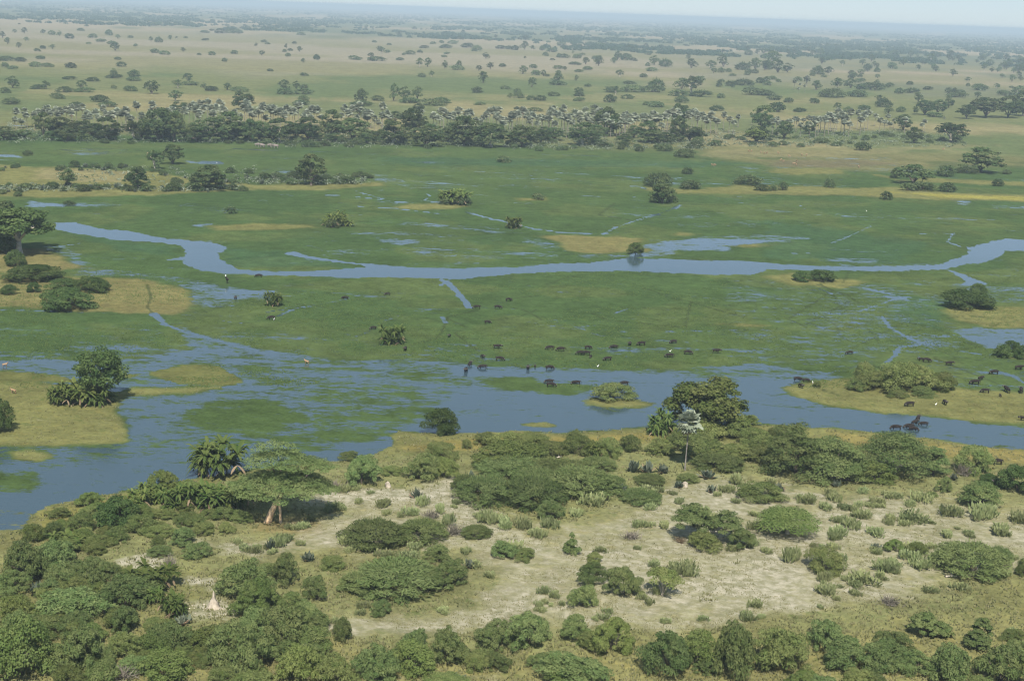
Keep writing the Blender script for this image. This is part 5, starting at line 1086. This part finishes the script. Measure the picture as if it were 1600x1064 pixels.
BUFF = [  # px, py, pose, heading degrees (0 = faces right), size
 (859, 547, 0, 185, 1), (876, 549, 0, 178, 1), (919, 546, 0, 20, .9), (907, 555, 0, 175, 1), (916, 555, 0, 170, 1), (923, 559, 0, 250, .6), (959, 544, 0, 186, 1), (984, 540, 1, 255, .9), (1002, 540, 0, 190, 1), (1052, 537, 0, 200, .9), (1075, 554, 0, 5, 1), (1119, 552, 1, 350, .95), (1046, 559, 0, 178, 1), (949, 564, 0, 195, .95), (825, 576, 1, 270, 1), (836, 573, 1, 270, .55), (859, 576, 0, 20, 1), (858, 600, 0, 180, 1), (861, 605, 0, 5, 1.02), (900, 600, 0, 182, 1), (975, 601, 0, 190, 1),
 (424, 500, 0, 180, 1), (539, 467, 0, 175, .95), (605, 462, 0, 190, .8), (583, 515, 0, 200, .8), (633, 548, 1, 262, .9), (702, 527, 1, 255, .7), (745, 483, 0, 185, 1), (778, 483, 0, 8, 1), (795, 471, 0, 20, .9), (762, 506, 0, 20, .85), (777, 545, 1, 350, .95), (754, 560, 1, 300, .8), (781, 564, 0, 0, 1), (734, 571, 1, 75, .95), (754, 575, 0, 185, 1), (728, 580, 1, 265, 1.05), (404, 434, 0, 180, 1), (368, 467, 1, 280, 1),
 (1400, 670, 0, 170, 1.05), (1420, 668, 0, 185, 1), (1427, 672, 0, 355, 1), (1429, 662, 1, 35, .9), (1434, 656, 1, 60, .95), (1443, 664, 0, 178, .9), (1421, 635, 0, 190, 1), (1476, 632, 1, 275, .9), (1598, 657, 1, 185, .8), (1539, 614, 0, 175, .95), (1573, 613, 1, 100, 1.1), (1563, 620, 1, 90, .5), (1595, 614, 1, 75, 1.05), (1251, 606, 1, 290, .85), (1247, 594, 0, 5, 1), (1260, 597, 0, 0, .8), (1523, 601, 0, 182, 1.1), (1532, 594, 1, 30, .8), (1553, 585, 0, 180, 1), (1592, 578, 1, 5, 1), (1483, 571, 1, 355, .9), (1438, 564, 1, 200, .7), (1448, 566, 0, 0, 1), (1327, 554, 0, 185, .85),
 (1557, 726, 0, 180, 1.05), (1560, 760, 1, 185, 1.1), (1210, 676, 0, 182, 1.0)]
for (x, y, pose, ang, k) in BUFF:
    p = ground_pt(x, y); w = wet_at(p) > .45; k *= 1.12
    if w: p[2] = -.34 * k
    e = new_obj('buffalo', buf_mesh[pose], None, p, math.radians(ang), (k, k, k)); new_obj('horns', horn_mesh[pose], e)
    desc = ('black buffalo calf' if k < .75 else 'black buffalo') + (' wading in water' if w else (' grazing' if pose == 0 else ' standing')) + ('' if w else (' on the yellow island' if x > 1240 and y > 604 and y < 660 else (' on the near shore' if y > 672 else ' on the green marsh')))
    lm = {(861, 605): 'the wading buffalo pair', (1427, 672): 'the huddled buffaloes', (1573, 613): 'the biggest right buffalo', (778, 483): 'the upper marsh buffalo', (754, 575): 'the left buffalo trio', (368, 467): 'the lone pool buffalo', (1002, 540): 'the grazing buffalo row'}.get((x, y))
    lab = {'the wading buffalo pair': 'front black buffalo of an overlapping pair wading in the lagoon', 'the huddled buffaloes': 'front black buffalo in the tight group drinking in the right channel', 'the biggest right buffalo': 'large black buffalo standing in a pool beside its calf near the right edge', 'the upper marsh buffalo': 'right one of two black buffaloes below the side channel of the river', 'the left buffalo trio': 'black buffalo wading at the right of a group of three', 'the lone pool buffalo': 'lone black buffalo standing in flooded grass left of the river bend', 'the grazing buffalo row': 'black buffalo grazing at the right end of a row of three'}.get(lm)
    tag(e, None, 'buffalo', 'buffalo herd'); register(e, desc, x, y, 12, lm, lab)
ant = beast('antelope', M['antelope'], .62, [(.62, 0, 1.25), (.80, 0, 1.52), (1.0, 0, 1.44)], 1.0)
for (x, y, ang, lab) in ((8, 573, 10, 'reddish antelope wading in the flooded strip at the left edge'), (21, 615, 170, 'reddish antelope on the yellow island at the left'), (479, 568, 160, 'lone reddish antelope wading in the weedy lagoon')):
    p = ground_pt(x, y); p[2] = -.25 if wet_at(p) > .4 else 0
    e = new_obj('antelope', ant, None, p, math.radians(ang), (1.0,) * 3); tag(e, lab, 'antelope')
FA = rows("""1113 260; 1117 260; 1216 241; 1220 252; 1224 254; 1245 254; 1240 258; 1244 259; 1253 244; 1260 244; 1342 263; 1170 238; 1174 238; 1189 240; 1194 241; 1198 241; 1233 246; 1563 250; 1474 235; 230 243""")
for i, (x, y) in enumerate(FA):
    p = ground_pt(x, y); e = new_obj('grazing_antelope', ant, None, p, rng.uniform(0, 6.28), (1.25,) * 3)
    tag(e, None, 'antelope', 'antelopes on the far grass'); register(e, 'tiny tan antelope on far grass', x, y, 4)
# elephants at the foot of the belt
tr = [('trunk_mid', 'muzzle', (1.62, 0, .35), .08), ('trunk_tip', 'trunk_mid', (1.58, 0, .05), .05)]
ele = skinned('elephant', [('pelvis', None, (-.75, 0, 1.25), .52), ('mid', 'pelvis', (0, 0, 1.22), .58), ('chest', 'mid', (.65, 0, 1.28), .52), ('head', 'chest', (1.2, 0, 1.42), .38), ('muzzle', 'head', (1.55, 0, 1.1), .18), ('trunk_mid', 'muzzle', (1.68, 0, .6), .11), ('trunk_tip', 'trunk_mid', (1.66, 0, .12), .07),
     ('hip', 'pelvis', (-.72, .30, .85), .26), ('hock', 'hip', (-.75, .30, .45), .18), ('foot', 'hock', (-.73, .30, .05), .18), ('elbow', 'chest', (.6, .30, .85), .24), ('knee', 'elbow', (.62, .30, .45), .17), ('forefoot', 'knee', (.62, .30, .05), .18),
     ('ear', 'head', (1.05, .52, 1.35), (.30, .08)), ('tail', 'pelvis', (-1.3, 0, 1.2), .06), ('tailtip', 'tail', (-1.38, 0, .6), .05)], [M['elephant']])
for (x, y, ang, k, lab) in ((402, 229, 10, 1.5, 'dusty grey elephant, leftmost of the row at the foot of the belt'), (410, 231, 175, 1.8, 'large dusty grey elephant, second in the row below the pale belt tree'), (421, 230, 5, 1.5, 'dark grey elephant between two paler ones at the foot of the belt'), (431, 232, 190, 1.8, 'large grey elephant at the right end of the row below the belt')):
    p = ground_pt(x, y); e = new_obj('elephant', ele, None, p, math.radians(ang), (k, k, k)); tag(e, lab, 'elephant', 'elephants at the foot of the belt')
# birds
bird = skinned('egret', [('body', None, (0, 0, .55), .13), ('breast', 'body', (.2, 0, .62), .10), ('neck', 'breast', (.3, 0, .85), .05), ('head', 'neck', (.36, 0, .98), .06), ('bill', 'head', (.52, 0, .95), .02), ('tail', 'body', (-.32, 0, .52), .06), ('leg', 'body', (0, .06, .25), .03), ('foot', 'leg', (0, .06, .02), .03)], [M['white']])
for (x, y, z, lab) in ((1046.5, 558, 1.55, 'white egret perched on the back of a grazing buffalo'), (934, 574, 0, 'white egret standing at the lagoon edge between buffaloes'), (1462, 634, 0, 'white egret on the yellow buffalo island'), (1354, 331, 0, 'tiny white egret alone on the green marsh'), (1270, 600, 0, 'white egret on the tip of the buffalo island'), (428, 501, 0, 'white egret beside a buffalo left of the marsh'), (1523, 446, 0, 'white egret by the dark bush mound at right'), (339, 256, 0, 'white egret beside the still water beyond the far bank')):
    p = ground_pt(x, y, 0); p[2] = z; e = new_obj('egret', bird, None, p, rng.uniform(0, 6.28), (.9,) * 3); tag(e, lab, 'egret', 'white egrets')
st = skinned('stork', [('body', None, (0, 0, 1.0), .26), ('breast', 'body', (.3, 0, 1.1), .2), ('neck', 'breast', (.42, 0, 1.4), .08), ('tail', 'body', (-.5, 0, .85), .1), ('leg', 'body', (0, .1, .5), .04), ('foot', 'leg', (0, .1, .02), .04)], [M['hide']])
p = ground_pt(355, 443); e = new_obj('stork', st, None, p, 2.5, (1.9,) * 3); b = Buf(); lathe(b, [(.02, 1.38), (.11, 1.42), (.15, 1.52), (.10, 1.62), (.01, 1.66)], 8, rng, .02); b.V[-1] = b.V[-1] + np.array([.45, 0, 0]); new_obj('head', b.mesh('stork_head', [M['white']]), e)
tag(e, 'dark tall stork with white head in the wet grass below the river', 'stork')

# ------------------------------------------------------------------ the air: one even box of haze round the whole scene
hm, nt, out = mat_new('haze_air')
pv = nt.nodes.new('ShaderNodeVolumePrincipled')
pv.inputs['Color'].default_value = (0.48, 0.60, 0.69, 1); pv.inputs['Density'].default_value = 1.1e-4
pv.inputs['Anisotropy'].default_value = -0.1
nt.links.new(pv.outputs[0], out.inputs['Volume'])
b = Buf(); X = 66000.0
hz0, hz1 = -1.0, CAM_H + 8.0
V = [(-X, -X, hz0), (X, -X, hz0), (X, X, hz0), (-X, X, hz0), (-X, -X, hz1), (X, -X, hz1), (X, X, hz1), (-X, X, hz1)]
b.add(V, [(3, 2, 1, 0), (4, 5, 6, 7), (0, 1, 5, 4), (1, 2, 6, 5), (2, 3, 7, 6), (3, 0, 4, 7)])
hz = new_obj('haze', b.mesh('haze', [hm])); hz['kind'] = 'stuff'

# ------------------------------------------------------------------ labels: each thing is told apart by its look, then by the landmark it stands nearest to
LMS = [(t[5], t[2], t[3]) for t in THINGS if t[5]]
from collections import defaultdict
bucket = defaultdict(list)
for t in THINGS:
    o, desc, px, py, w, lm, label = t
    if label: o['label'] = label; continue
    best = min(((math.hypot(px - x, (py - y) * 2.6), n, x, y) for n, x, y in LMS if n != lm), key=lambda q: q[0])
    d, n, x, y = best; dx, dy = px - x, (py - y) * 2.6
    if abs(dx) > 2 * abs(dy): rel = 'left of' if dx < 0 else 'right of'
    elif abs(dy) > 2 * abs(dx): rel = 'behind' if dy < 0 else 'in front of'
    else: rel = ('beyond and ' if dy < 0 else 'before and ') + ('left of' if dx < 0 else 'right of')
    bucket[desc, rel, n].append((d, t))
ORD = ['first', 'second', 'third', 'fourth', 'fifth', 'sixth', 'seventh', 'eighth']
for (desc, rel, n), L in bucket.items():
    L.sort(key=lambda q: q[0])
    if len(L) == 1: L[0][1][0]['label'] = f'{desc} {rel} {n}'; continue
    tiny = desc.startswith('pale green herb') or desc.startswith('tiny') or desc.startswith('grey-green fan palm')
    for i, (d, t) in enumerate(L):
        if tiny or i > 7: t[0]['label'] = f'{desc} {rel} {n}' if tiny else f'{desc} well {rel} {n}'
        else: t[0]['label'] = f'{desc}, {ORD[i]} {rel} {n}'
